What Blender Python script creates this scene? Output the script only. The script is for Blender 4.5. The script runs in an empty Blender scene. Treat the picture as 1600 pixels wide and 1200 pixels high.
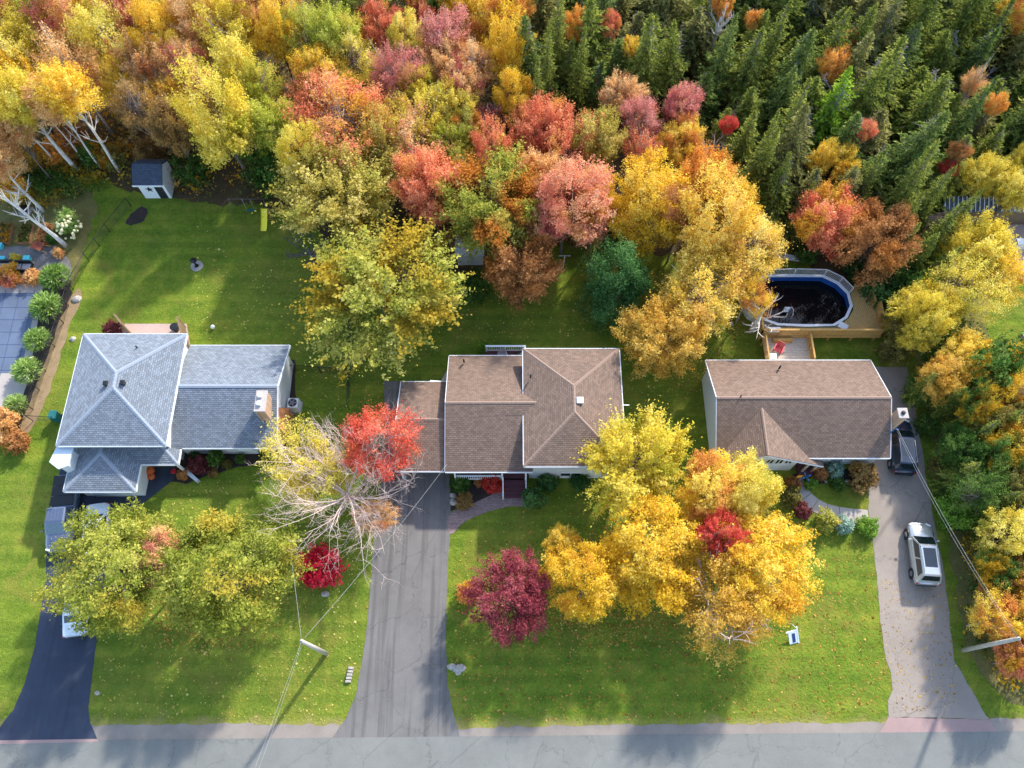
import bpy, math, random
import numpy as np
from mathutils import Vector

random.seed(7)
R = math.radians
sc = bpy.context.scene
col = sc.collection

# ------------------------------------------------------------ camera, sky, sun, exposure
CAM_H = 60.0
FPX = 1257.0                      # focal length of a 1600 px wide frame
TILT = math.atan((1165 - 600) / FPX)
cd = bpy.data.cameras.new("camera"); cam = bpy.data.objects.new("camera", cd); col.objects.link(cam)
cam.location = (0, 0, CAM_H); cam.rotation_euler = (TILT, 0, 0)
cd.sensor_width = 36.0; cd.lens = FPX / 1600 * 36.0; cd.clip_start = 0.5; cd.clip_end = 2000
sc.camera = cam

SUN_EL = R(35); SUN_AZ = math.atan2(0.54, 0.84)      # azimuth clockwise from +Y
world = bpy.data.worlds.new("World"); sc.world = world; world.use_nodes = True
wn = world.node_tree.nodes; wl = world.node_tree.links
bg = wn["Background"]; sky = wn.new("ShaderNodeTexSky"); sky.sky_type = 'NISHITA'
sky.sun_disc = False; sky.sun_elevation = SUN_EL; sky.sun_rotation = SUN_AZ
wl.new(sky.outputs[0], bg.inputs[0]); bg.inputs[1].default_value = 0.15
sd = bpy.data.lights.new("sun", 'SUN'); sd.energy = 2.25; sd.angle = R(2.2); sd.color = (1.0, 0.955, 0.88)
sun = bpy.data.objects.new("sun", sd); col.objects.link(sun)
sun_dir = Vector((math.sin(SUN_AZ) * math.cos(SUN_EL), math.cos(SUN_AZ) * math.cos(SUN_EL), math.sin(SUN_EL)))
sun.rotation_euler = (-sun_dir).to_track_quat('-Z', 'Y').to_euler()
sun.location = sun_dir * 200
sc.view_settings.view_transform = 'Standard'; sc.view_settings.look = 'None'
sc.view_settings.exposure = 1.53; sc.view_settings.gamma = 1.0
sc.view_settings.use_curve_mapping = False
sc.render.engine = 'CYCLES'
sc.cycles.use_denoising = True
sc.cycles.max_bounces = 6; sc.cycles.diffuse_bounces = 3; sc.cycles.transmission_bounces = 4
sc.cycles.transparent_max_bounces = 4

# ------------------------------------------------------------ layout: survey point of a spot at height h
CT, ST = math.cos(TILT), math.sin(TILT)
def W(px, py, h=0.0):
    a = (px - 800) / FPX; b = (600 - py) / FPX
    dy = b * CT + ST; dz = b * ST - CT
    t = (h - CAM_H) / dz
    return (a * t, dy * t, h)
def depth(p):
    return p[1] * ST - (p[2] - CAM_H) * CT
def s2l(c):
    return tuple(((v / 255 + 0.055) / 1.055) ** 2.4 if v > 10 else v / 255 / 12.92 for v in c)

# ------------------------------------------------------------ materials
MATS = {}
def new_mat(name):
    m = bpy.data.materials.new(name); m.use_nodes = True
    MATS[name] = m
    return m, m.node_tree.nodes, m.node_tree.links, m.node_tree.nodes["Principled BSDF"]
def plain(name, c, rough=0.6, metal=0.0, coat=0.0, var=0.12, scale=6.0, bump=0.0):
    """a colour with a little procedural mottling"""
    m, n, l, p = new_mat(name)
    tc = n.new("ShaderNodeTexCoord"); nz = n.new("ShaderNodeTexNoise")
    nz.inputs["Scale"].default_value = scale; nz.inputs["Detail"].default_value = 5
    l.new(tc.outputs["Object"], nz.inputs["Vector"])
    rp = n.new("ShaderNodeValToRGB")
    rp.color_ramp.elements[0].position = 0.3; rp.color_ramp.elements[1].position = 0.7
    rp.color_ramp.elements[0].color = tuple(v * (1 - var) for v in c) + (1,)
    rp.color_ramp.elements[1].color = tuple(min(1, v * (1 + var)) for v in c) + (1,)
    l.new(nz.outputs["Fac"], rp.inputs[0]); l.new(rp.outputs[0], p.inputs["Base Color"])
    p.inputs["Roughness"].default_value = rough; p.inputs["Metallic"].default_value = metal
    if coat: p.inputs["Coat Weight"].default_value = coat; p.inputs["Coat Roughness"].default_value = 0.05
    if bump:
        b = n.new("ShaderNodeBump"); b.inputs["Strength"].default_value = bump; b.inputs["Distance"].default_value = 0.03
        l.new(nz.outputs["Fac"], b.inputs["Height"]); l.new(b.outputs[0], p.inputs["Normal"])
    return m
def noise(n, l, vec, scale, detail=4, rough=0.55, dist=0.0):
    z = n.new("ShaderNodeTexNoise"); z.inputs["Scale"].default_value = scale
    z.inputs["Detail"].default_value = detail; z.inputs["Roughness"].default_value = rough
    z.inputs["Distortion"].default_value = dist
    l.new(vec, z.inputs["Vector"]); return z.outputs["Fac"]
def ramp(n, l, fac, stops):
    r = n.new("ShaderNodeValToRGB"); e = r.color_ramp.elements
    while len(e) < len(stops): e.new(0.5)
    for i, (p, c) in enumerate(stops):
        e[i].position = p; e[i].color = (tuple(c) + (1,))[:4] if not isinstance(c, (int, float)) else (c, c, c, 1)
    l.new(fac, r.inputs[0]); return r.outputs[0]
def mix(n, l, fac, a, b, mode='MIX'):
    m = n.new("ShaderNodeMix"); m.data_type = 'RGBA'; m.blend_type = mode
    for s, v in ((m.inputs[0], fac), (m.inputs[6], a), (m.inputs[7], b)):
        if isinstance(v, (int, float)): s.default_value = v
        elif isinstance(v, tuple): s.default_value = (v + (1,))[:4]
        else: l.new(v, s)
    return m.outputs[2]
def mathn(n, l, op, a, b=0.0):
    m = n.new("ShaderNodeMath"); m.operation = op
    for s, v in ((m.inputs[0], a), (m.inputs[1], b)):
        if isinstance(v, (int, float)): s.default_value = v
        else: l.new(v, s)
    return m.outputs[0]
def bumpn(n, l, p, h, strength, dist):
    b = n.new("ShaderNodeBump"); b.inputs["Strength"].default_value = strength; b.inputs["Distance"].default_value = dist
    l.new(h, b.inputs["Height"]); l.new(b.outputs[0], p.inputs["Normal"])

def lawn_material():
    m, n, l, p = new_mat("lawn")
    g = n.new("ShaderNodeNewGeometry"); v = g.outputs["Position"]
    big = noise(n, l, v, 0.09, 4, 0.6, 0.6); mid = noise(n, l, v, 0.55, 5, 0.65)
    fine = noise(n, l, v, 6.0, 4, 0.75); speck = noise(n, l, v, 16.0, 2, 0.6)
    mp = n.new("ShaderNodeMapping"); mp.inputs["Scale"].default_value = (0.08, 1.0, 1); l.new(v, mp.inputs["Vector"])
    stripe = noise(n, l, mp.outputs[0], 0.9, 3, 0.5)
    c = ramp(n, l, mid, [(0.3, s2l((62, 100, 18))), (0.5, s2l((106, 134, 30))), (0.7, s2l((156, 160, 52)))])
    c = mix(n, l, ramp(n, l, big, [(0.42, 0.0), (0.7, 0.5)]), c, s2l((146, 142, 60)))
    c = mix(n, l, ramp(n, l, stripe, [(0.4, 0.0), (0.6, 0.5)]), c, s2l((70, 108, 22)))
    c = mix(n, l, ramp(n, l, fine, [(0.25, 0.0), (0.75, 1.0)]), mix(n, l, 0.38, c, s2l((36, 64, 12))), mix(n, l, 0.28, c, s2l((176, 178, 84))))
    wv = n.new("ShaderNodeTexWave"); wv.bands_direction = 'Y'; wv.inputs["Scale"].default_value = 0.26; wv.inputs["Distortion"].default_value = 1.2; wv.inputs["Detail"].default_value = 2; wv.inputs["Detail Scale"].default_value = 0.4
    l.new(v, wv.inputs["Vector"]); c = mix(n, l, ramp(n, l, wv.outputs["Fac"], [(0.35, 0.0), (0.65, 0.16)]), c, s2l((46, 78, 14)))      # mower passes
    patch = noise(n, l, v, 0.3, 6, 0.7, 1.0); tuft = noise(n, l, v, 2.3, 4, 0.8)
    c = mix(n, l, ramp(n, l, patch, [(0.5, 0.0), (0.68, 0.5)]), c, s2l((142, 128, 60)))
    c = mix(n, l, ramp(n, l, tuft, [(0.3, 0.32), (0.48, 0.0)]), c, s2l((40, 66, 14)))
    c = mix(n, l, ramp(n, l, tuft, [(0.55, 0.0), (0.75, 0.3)]), c, s2l((160, 174, 70)))
    c = mix(n, l, ramp(n, l, speck, [(0.66, 0.0), (0.72, 0.5)]), c, s2l((190, 168, 84)))
    sx = n.new("ShaderNodeSeparateXYZ"); l.new(v, sx.inputs[0])
    edge = mathn(n, l, 'ADD', mathn(n, l, 'MULTIPLY', sx.outputs["Y"], 0.28), mathn(n, l, 'MULTIPLY', mid, 0.9))
    c = mix(n, l, ramp(n, l, edge, [(0.75, 0.75), (1.0, 0.0)]), c, mix(n, l, fine, s2l((120, 108, 60)), s2l((190, 170, 108))))   # salt-scorched grass by the road
    l.new(c, p.inputs["Base Color"]); p.inputs["Roughness"].default_value = 0.95
    p.inputs["Specular IOR Level"].default_value = 0.1
    bumpn(n, l, p, mathn(n, l, 'ADD', fine, tuft), 1.0, 0.1); return m
def asphalt_material(name, c, crack=0.0, patch=0.2, tint=None, track=0.0):
    m, n, l, p = new_mat(name)
    g = n.new("ShaderNodeNewGeometry"); v = g.outputs["Position"]
    grain = noise(n, l, v, 14.0, 3, 0.8); big = noise(n, l, v, 0.25, 4, 0.6); mid = noise(n, l, v, 1.4, 5, 0.6)
    c0 = tuple(x * (1 - patch) for x in c); c1 = tuple(x * (1 + patch) for x in c)
    cc = ramp(n, l, big, [(0.3, c0), (0.7, c1)])
    cc = mix(n, l, ramp(n, l, grain, [(0.25, 0.0), (0.8, 0.55)]), cc, tuple(min(1, x * 1.5 + 0.01) for x in c))
    cc = mix(n, l, ramp(n, l, mid, [(0.45, 0.0), (0.75, 0.35)]), cc, tint or c0)
    if track:                      # faint worn wheel tracks along the drive
        mp = n.new("ShaderNodeMapping"); mp.inputs["Scale"].default_value = (1.6, 0.06, 1); l.new(v, mp.inputs["Vector"])
        tr = noise(n, l, mp.outputs[0], 1.0, 3, 0.6)
        cc = mix(n, l, ramp(n, l, tr, [(0.5, 0.0), (0.62, track)]), cc, tuple(x * 0.5 for x in c))
    if crack:
        dn = noise(n, l, v, 0.7, 4, 0.7)
        sep = n.new("ShaderNodeVectorMath"); sep.operation = 'MULTIPLY_ADD'
        l.new(v, sep.inputs[0]); sep.inputs[1].default_value = (1, 1, 1)
        cmb = n.new("ShaderNodeCombineXYZ"); l.new(dn, cmb.inputs[0]); l.new(dn, cmb.inputs[1])
        sc2 = n.new("ShaderNodeVectorMath"); sc2.operation = 'SCALE'; l.new(cmb.outputs[0], sc2.inputs[0]); sc2.inputs["Scale"].default_value = 2.2
        l.new(sc2.outputs[0], sep.inputs[2])
        vo = n.new("ShaderNodeTexVoronoi"); vo.feature = 'DISTANCE_TO_EDGE'; vo.inputs["Scale"].default_value = 0.27
        l.new(sep.outputs[0], vo.inputs["Vector"])
        ck = ramp(n, l, vo.outputs["Distance"], [(0.0, crack), (0.012, 0.0)])
        cc = mix(n, l, ck, cc, tuple(x * 0.25 for x in c))
    l.new(cc, p.inputs["Base Color"]); p.inputs["Roughness"].default_value = 0.85
    bumpn(n, l, p, grain, 0.5, 0.02); return m
def litter_material(name, stops, sc_=1.0):
    m, n, l, p = new_mat(name)
    g = n.new("ShaderNodeNewGeometry"); v = g.outputs["Position"]
    a = noise(n, l, v, 0.7 * sc_, 6, 0.75); f = noise(n, l, v, 9.0 * sc_, 3, 0.8)
    k = mathn(n, l, 'ADD', mathn(n, l, 'MULTIPLY', a, 0.55), mathn(n, l, 'MULTIPLY', f, 0.45))
    l.new(ramp(n, l, k, stops), p.inputs["Base Color"]); p.inputs["Roughness"].default_value = 0.95
    bumpn(n, l, p, f, 0.9, 0.1); return m
def shingle_material(name, c, var=0.32):
    m, n, l, p = new_mat(name)
    uv = n.new("ShaderNodeUVMap"); v = uv.outputs[0]
    br = n.new("ShaderNodeTexBrick"); br.inputs["Scale"].default_value = 1.0
    br.inputs["Brick Width"].default_value = 0.28; br.inputs["Row Height"].default_value = 0.15
    br.inputs["Mortar Size"].default_value = 0.016; br.inputs["Bias"].default_value = 0.0
    br.inputs["Color1"].default_value = tuple(x * (1 - var) for x in c) + (1,)
    br.inputs["Color2"].default_value = tuple(x * (1 + var) for x in c) + (1,)
    br.inputs["Mortar"].default_value = tuple(x * 0.3 for x in c) + (1,)
    l.new(v, br.inputs["Vector"])
    g = n.new("ShaderNodeNewGeometry"); pos = g.outputs["Position"]
    gr = noise(n, l, pos, 11.0, 3, 0.8); bigz = noise(n, l, pos, 0.35, 4, 0.6)
    cc = mix(n, l, ramp(n, l, gr, [(0.3, 0.0), (0.8, 0.5)]), br.outputs["Color"], tuple(min(1, x * 1.45) for x in c))
    cc = mix(n, l, ramp(n, l, bigz, [(0.4, 0.0), (0.75, 0.3)]), cc, tuple(x * 0.7 for x in c))
    ms = n.new("ShaderNodeMapping"); ms.inputs["Scale"].default_value = (1.6, 0.12, 1); l.new(v, ms.inputs["Vector"])
    cc = mix(n, l, ramp(n, l, noise(n, l, ms.outputs[0], 1.0, 4, 0.65), [(0.5, 0.0), (0.7, 0.28)]), cc, tuple(x * 0.62 for x in c))     # rain streaks
    l.new(cc, p.inputs["Base Color"]); p.inputs["Roughness"].default_value = 0.9
    bumpn(n, l, p, gr, 0.5, 0.015); return m
def brick_material(name, c, mortar, bw=0.22, rh=0.075, space='Object'):
    m, n, l, p = new_mat(name)
    tc = n.new("ShaderNodeTexCoord"); br = n.new("ShaderNodeTexBrick")
    br.inputs["Scale"].default_value = 1; br.inputs["Brick Width"].default_value = bw; br.inputs["Row Height"].default_value = rh
    br.inputs["Mortar Size"].default_value = 0.01
    br.inputs["Color1"].default_value = tuple(x * 0.8 for x in c) + (1,); br.inputs["Color2"].default_value = tuple(x * 1.2 for x in c) + (1,)
    br.inputs["Mortar"].default_value = mortar + (1,)
    l.new(tc.outputs[space], br.inputs["Vector"]); l.new(br.outputs["Color"], p.inputs["Base Color"])
    p.inputs["Roughness"].default_value = 0.9; return m
def siding_material(name, c):
    m, n, l, p = new_mat(name)
    tc = n.new("ShaderNodeTexCoord"); w = n.new("ShaderNodeTexWave"); w.wave_type = 'BANDS'; w.bands_direction = 'Z'
    w.wave_profile = 'SAW'; w.inputs["Scale"].default_value = 1.6
    l.new(tc.outputs["Object"], w.inputs["Vector"])
    nz = noise(n, l, tc.outputs["Object"], 1.2, 4)
    l.new(mix(n, l, ramp(n, l, nz, [(0.3, 0.0), (0.7, 0.12)]), c, tuple(x * 0.7 for x in c)), p.inputs["Base Color"])
    p.inputs["Roughness"].default_value = 0.5
    bumpn(n, l, p, w.outputs["Fac"], 0.6, 0.02); return m
def wood_material(name, c, scale=9.0):
    m, n, l, p = new_mat(name)
    tc = n.new("ShaderNodeTexCoord"); mp = n.new("ShaderNodeMapping"); mp.inputs["Scale"].default_value = (1, 1, 0.15)
    l.new(tc.outputs["Object"], mp.inputs["Vector"])
    z = noise(n, l, mp.outputs[0], scale, 5, 0.7)
    l.new(ramp(n, l, z, [(0.25, tuple(x * 0.65 for x in c)), (0.75, tuple(min(1, x * 1.2) for x in c))]), p.inputs["Base Color"])
    p.inputs["Roughness"].default_value = 0.8; bumpn(n, l, p, z, 0.3, 0.01); return m
def leaf_material(name, a, b, c, trans=0.38, d=None, dlim=(0.47, 0.56)):
    """leaf colours a (deep) to c (pale), chosen leaf by leaf and spray by spray; d adds a second hue in drifts"""
    m = bpy.data.materials.new("leaf_" + name); m.use_nodes = True; MATS["leaf_" + name] = m
    n, l = m.node_tree.nodes, m.node_tree.links; n.remove(n["Principled BSDF"])
    av = n.new("ShaderNodeAttribute"); av.attribute_name = "leaf"; ac = n.new("ShaderNodeAttribute"); ac.attribute_name = "spray"
    tc = n.new("ShaderNodeTexCoord"); z = noise(n, l, tc.outputs["Object"], 0.35, 3, 0.6)
    oi = n.new("ShaderNodeObjectInfo")
    k = mathn(n, l, 'ADD', mathn(n, l, 'MULTIPLY', av.outputs["Fac"], 0.34), mathn(n, l, 'MULTIPLY', ac.outputs["Fac"], 0.36))
    k = mathn(n, l, 'ADD', k, mathn(n, l, 'MULTIPLY', z, 0.36))
    k = mathn(n, l, 'ADD', k, mathn(n, l, 'MULTIPLY', mathn(n, l, 'SUBTRACT', oi.outputs["Random"], 0.5), 0.16))
    cc = ramp(n, l, k, [(0.26, s2l(a)), (0.52, s2l(b)), (0.8, s2l(c))])
    if d:
        off = n.new("ShaderNodeVectorMath"); off.operation = 'ADD'; off.inputs[1].default_value = (13.1, 4.7, 2.2)
        l.new(tc.outputs["Object"], off.inputs[0])
        z2 = noise(n, l, off.outputs[0], 0.24, 3, 0.55)
        dd = mix(n, l, av.outputs["Fac"], tuple(x * 0.75 for x in s2l(d)), s2l(d))
        cc = mix(n, l, ramp(n, l, z2, [(dlim[0], 0.0), (dlim[1], 1.0)]), cc, dd)
    df = n.new("ShaderNodeBsdfDiffuse"); tr = n.new("ShaderNodeBsdfTranslucent"); mx = n.new("ShaderNodeMixShader")
    l.new(cc, df.inputs[0]); l.new(cc, tr.inputs[0]); mx.inputs[0].default_value = trans
    l.new(df.outputs[0], mx.inputs[1]); l.new(tr.outputs[0], mx.inputs[2])
    l.new(mx.outputs[0], n["Material Output"].inputs[0]); return m

lawn_material()
asphalt_material("road", s2l((114, 114, 108)), crack=0.32, patch=0.16)
asphalt_material("drive_mid", s2l((106, 102, 98)), crack=0.4, patch=0.2, track=0.5)
asphalt_material("drive_right", s2l((140, 128, 116)), crack=0.4, patch=0.14, tint=s2l((126, 112, 108)))
asphalt_material("drive_left", s2l((46, 54, 70)), patch=0.25, tint=s2l((64, 72, 88)), track=0.3)
asphalt_material("gravel", s2l((132, 122, 112)), patch=0.25)
asphalt_material("apron", s2l((150, 124, 118)), patch=0.14)
asphalt_material("concrete", s2l((168, 158, 150)), patch=0.12)
asphalt_material("patio", s2l((176, 150, 138)), patch=0.12)
litter_material("forest_floor", [(0.3, s2l((38, 34, 22))), (0.5, s2l((84, 66, 40))), (0.62, s2l((70, 76, 36))), (0.75, s2l((150, 112, 52)))])
litter_material("mulch", [(0.3, s2l((34, 28, 26))), (0.7, s2l((74, 60, 54)))], 1.6)
litter_material("rough_grass", [(0.3, s2l((62, 76, 34))), (0.5, s2l((108, 104, 52))), (0.7, s2l((148, 128, 76)))])
litter_material("soil", [(0.3, s2l((70, 60, 44))), (0.7, s2l((120, 110, 70)))], 2.0)
litter_material("straw", [(0.3, s2l((120, 98, 70))), (0.7, s2l((188, 160, 120)))], 2.0)
litter_material("stones", [(0.3, s2l((90, 86, 84))), (0.7, s2l((158, 152, 148)))], 2.5)
shingle_material("shingle_brown", s2l((124, 102, 87)))
shingle_material("shingle_brown_pale", s2l((140, 112, 99)))
shingle_material("shingle_slate", s2l((124, 131, 139)))
plain("cap_slate", s2l((142, 150, 160)), 0.9, var=0.15, scale=12)
plain("cap_brown", s2l((146, 122, 106)), 0.9, var=0.15, scale=12)
shingle_material("shingle_dark", s2l((66, 78, 96)))
brick_material("paver", s2l((146, 124, 118)), s2l((96, 80, 76)), 0.24, 0.12)
brick_material("brick_tan", s2l((196, 158, 128)), s2l((170, 150, 130)))
brick_material("brick_orange", s2l((184, 118, 72)), s2l((150, 110, 80)), space='Object')
siding_material("siding_white", s2l((232, 234, 234)))
siding_material("siding_grey", s2l((188, 196, 202)))
plain("white_trim", s2l((236, 238, 238)), 0.45, var=0.03)
plain("white_plastic", s2l((228, 230, 230)), 0.35, var=0.04)
plain("dark_glass", (0.012, 0.016, 0.02), 0.05, var=0.1)
plain("car_glass", (0.01, 0.016, 0.022), 0.03, coat=1.0, var=0.1)
plain("pale_glass", (0.05, 0.09, 0.12), 0.06, coat=1.0, var=0.2)
plain("black_plastic", (0.012, 0.013, 0.015), 0.5)
plain("dark_metal", (0.02, 0.02, 0.022), 0.45, metal=0.3)
plain("chrome", (0.6, 0.62, 0.64), 0.2, metal=1.0)
plain("tyre", (0.012, 0.012, 0.012), 0.85)
plain("paint_silver", s2l((196, 198, 196)), 0.25, metal=0.5, coat=1.0, var=0.03)
plain("paint_black", (0.022, 0.032, 0.055), 0.16, coat=1.0, var=0.05)
plain("paint_slate", s2l((96, 106, 128)), 0.25, metal=0.4, coat=1.0, var=0.04)
plain("paint_white", s2l((224, 228, 232)), 0.25, coat=1.0, var=0.03)
plain("lamp_red", (0.35, 0.01, 0.01), 0.2, coat=1.0)
plain("lamp_clear", (0.75, 0.77, 0.8), 0.1, coat=1.0)
plain("bark_grey", s2l((116, 104, 94)), 0.9, var=0.3, scale=4.0, bump=0.6)
plain("bark_pale", s2l((176, 160, 148)), 0.85, var=0.2, scale=4.0, bump=0.4)
plain("bark_blanched", s2l((216, 192, 180)), 0.85, var=0.15, scale=4.0, bump=0.3)
plain("bark_birch", s2l((216, 210, 200)), 0.8, var=0.22, scale=3.0, bump=0.3)
plain("bark_spruce", s2l((112, 106, 102)), 0.9, var=0.3, scale=5.0)
plain("pole_wood", s2l((176, 170, 158)), 0.9, var=0.2, scale=5.0)
plain("wire", s2l((176, 176, 172)), 0.5)
plain("wire_dark", (0.02, 0.02, 0.02), 0.5)
wood_material("deck_wood", s2l((206, 168, 104)))
wood_material("deck_wood_rail", s2l((196, 152, 84)))
wood_material("deck_pale", s2l((206, 190, 170)))
wood_material("deck_maroon", s2l((92, 52, 58)))
wood_material("fence_wood", s2l((136, 112, 84)))
wood_material("bed_board", s2l((168, 118, 84)))
plain("liner_blue", s2l((38, 88, 160)), 0.35, var=0.1)
plain("slide_yellow", s2l((240, 226, 40)), 0.35, var=0.05)
plain("red_plastic", s2l((200, 36, 48)), 0.4)
plain("orange_cloth", s2l((240, 160, 20)), 0.8, var=0.15, scale=14)
plain("pumpkin", s2l((206, 96, 40)), 0.55, var=0.15)
plain("stem", s2l((96, 90, 46)), 0.8)
plain("green_plastic", s2l((28, 104, 100)), 0.5)
plain("blue_plastic", s2l((60, 110, 160)), 0.4)
plain("teal_plastic", s2l((80, 190, 200)), 0.4)
plain("rust_metal", s2l((160, 86, 64)), 0.8, var=0.25)
plain("cover_blue", s2l((92, 104, 124)), 0.6, var=0.16, scale=0.5, bump=1.0)
plain("strap", s2l((64, 82, 116)), 0.6)
plain("rock", s2l((168, 160, 150)), 0.9, var=0.25, scale=5, bump=0.5)
plain("star_black", (0.02, 0.022, 0.03), 0.5)
plain("sign_navy", s2l((32, 58, 116)), 0.5, var=0.03)
plain("tarp_white", s2l((206, 214, 222)), 0.5, var=0.08, scale=1.5)
plain("roof_ribbed", s2l((84, 98, 116)), 0.4, metal=0.3, var=0.1)
plain("flower_cream", s2l((236, 226, 176)), 0.8, var=0.12, scale=9)
plain("cushion", s2l((150, 146, 150)), 0.9)
plain("bird_stone", s2l((150, 146, 140)), 0.9, var=0.2)

m, n, l, p = new_mat("water")
p.inputs["Base Color"].default_value = (0.004, 0.006, 0.007, 1); p.inputs["Roughness"].default_value = 0.02
p.inputs["IOR"].default_value = 1.33
gm = n.new("ShaderNodeNewGeometry"); bumpn(n, l, p, noise(n, l, gm.outputs["Position"], 2.5, 2), 0.06, 0.02)

LEAF = {
 'gold': ((212, 164, 30), (242, 202, 54), (250, 228, 116)),
 'amber': ((186, 134, 36), (220, 170, 58), (238, 204, 104)),
 'yellow': ((200, 174, 44), (232, 208, 70), (244, 230, 130)),
 'yelgreen': ((112, 120, 36), (168, 168, 60), (212, 202, 104)),
 'lime': ((136, 146, 40), (194, 196, 64), (226, 222, 112)),
 'maize':   ((150, 138, 44), (206, 184, 84), (236, 216, 138)),
 'peach': ((210, 146, 72), (236, 184, 112), (246, 214, 160)),
 'pink': ((182, 96, 88), (222, 138, 124), (240, 184, 166)),
 'coral': ((200, 94, 64), (232, 134, 94), (244, 178, 126)),
 'orange': ((200, 118, 36), (234, 158, 62), (246, 198, 104)),
 'rust': ((142, 90, 46), (188, 126, 68), (218, 164, 104)),
 'maroon':  ((66, 28, 32), (112, 52, 56), (160, 92, 88)),
 'crimson': ((160, 16, 40), (208, 36, 62), (236, 88, 104)),
 'burgundy': ((100, 34, 44), (150, 60, 70), (192, 104, 106)),
 'red':     ((170, 40, 30), (214, 72, 58), (234, 116, 96)),
 'redmaple': ((204, 70, 50), (230, 104, 80), (242, 150, 118)),
 'olive':   ((70, 70, 30), (116, 110, 52), (160, 150, 80)),
 'brown':   ((98, 76, 40), (150, 116, 62), (190, 152, 92)),
 'green':   ((44, 78, 28), (78, 114, 44), (128, 150, 70)),
 'bright':  ((70, 110, 30), (118, 160, 50), (172, 196, 84)),
 'dkgreen': ((32, 62, 28), (62, 104, 48), (112, 148, 80)),
 'spruce': ((66, 78, 24), (108, 120, 40), (160, 162, 68)),
 'spruceb': ((56, 76, 28), (90, 110, 42), (138, 148, 70)),
 'spruceg': ((78, 80, 40), (118, 116, 56), (164, 156, 84)),
 'salmon': ((196, 100, 74), (226, 140, 108), (240, 184, 140)),
 'palegold': ((216, 172, 50), (242, 208, 84), (250, 230, 140)),
 'lemon': ((186, 166, 38), (230, 204, 60), (246, 228, 120)),
 'frontgreen': ((104, 116, 34), (152, 158, 54), (204, 196, 92)),
 'larch':   ((96, 130, 26), (150, 186, 44), (196, 214, 86)),
 'silver':  ((96, 130, 110), (136, 168, 146), (184, 206, 184)),
 'grasslike':((96, 132, 50), (150, 182, 82), (206, 220, 140)),
 'litter':  ((120, 84, 36), (190, 142, 60), (232, 200, 110)),
}
def pale(c, t=0.10): return tuple(x + (250 - x) * t for x in c)
for k in list(LEAF): LEAF[k] = tuple(pale(c, .04 if k in ('green', 'dkgreen', 'olive', 'maroon', 'crimson', 'burgundy') else .06) for c in LEAF[k])
DRIFT = {'gold': (232, 176, 60), 'yellow': (206, 196, 84), 'peach': (226, 150, 96), 'pink': (230, 168, 120), 'coral': (238, 176, 92), 'orange': (240, 190, 80), 'lime': (228, 206, 96), 'rust': (208, 140, 70), 'maize': (196, 190, 92), 'amber': (226, 190, 90), 'brown': (206, 164, 92), 'yelgreen': (222, 190, 92),
         'frontgreen': (206, 186, 76), 'redmaple': (238, 150, 84), 'palegold': (242, 192, 96), 'lemon': (196, 190, 66), 'maroon': (150, 80, 66), 'salmon': (216, 160, 110), 'olive': (170, 150, 66)}
for k, v in LEAF.items(): leaf_material(k, *v, trans=0.25 if k.startswith('spruce') or k in ('dkgreen', 'silver') else 0.4, d=DRIFT.get(k), dlim=(0.54, 0.64))
leaf_material('goldorange', *LEAF['gold'], d=(232, 160, 84))
leaf_material('coralgold', *LEAF['coral'], d=(232, 180, 70))
leaf_material('peachpink', *LEAF['peach'], d=(222, 130, 118))
leaf_material('yelorange', *LEAF['yelgreen'], d=(212, 140, 62))
leaf_material('greengold', *LEAF['yelgreen'], d=(200, 170, 60))
leaf_material('oliveorange', *LEAF['olive'], d=(200, 140, 40))
leaf_material('olivegold', *LEAF['green'], d=(212, 168, 50))

# ------------------------------------------------------------ mesh helpers
def chain_off(p):
    o = Vector((0, 0, 0))
    while p is not None:
        o = o + p.location; p = p.parent
    return o
def mesh_obj(name, verts, faces, mat, parent=None, world=True, smooth=False, uv=None):
    """one mesh object; verts in world metres (world=True) or in the parent's own frame"""
    if world and parent is not None:
        o = chain_off(parent); verts = [(v[0] - o.x, v[1] - o.y, v[2] - o.z) for v in verts]
    me = bpy.data.meshes.new(name); me.from_pydata([tuple(v) for v in verts], [], [tuple(f) for f in faces]); me.update()
    if mat: me.materials.append(MATS[mat])
    if smooth: me.polygons.foreach_set("use_smooth", [True] * len(me.polygons))
    if uv is not None:
        u = me.uv_layers.new(name="UVMap")
        i = 0
        for f, fu in zip(faces, uv):
            for q in fu: u.data[i].uv = q; i += 1
    ob = bpy.data.objects.new(name, me); col.objects.link(ob); ob.parent = parent
    return ob
def tag(o, label, cat, group=None, kind=None):
    if label: o["label"] = label
    if cat: o["category"] = cat
    if group: o["group"] = group
    if kind: o["kind"] = kind
    return o
def thing(name, loc, label, cat, group=None, rz=0.0):
    e = bpy.data.objects.new(name, None); col.objects.link(e)
    e.location = loc; e.rotation_euler = (0, 0, rz); e.empty_display_size = 0.2
    return tag(e, label, cat, group)
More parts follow.
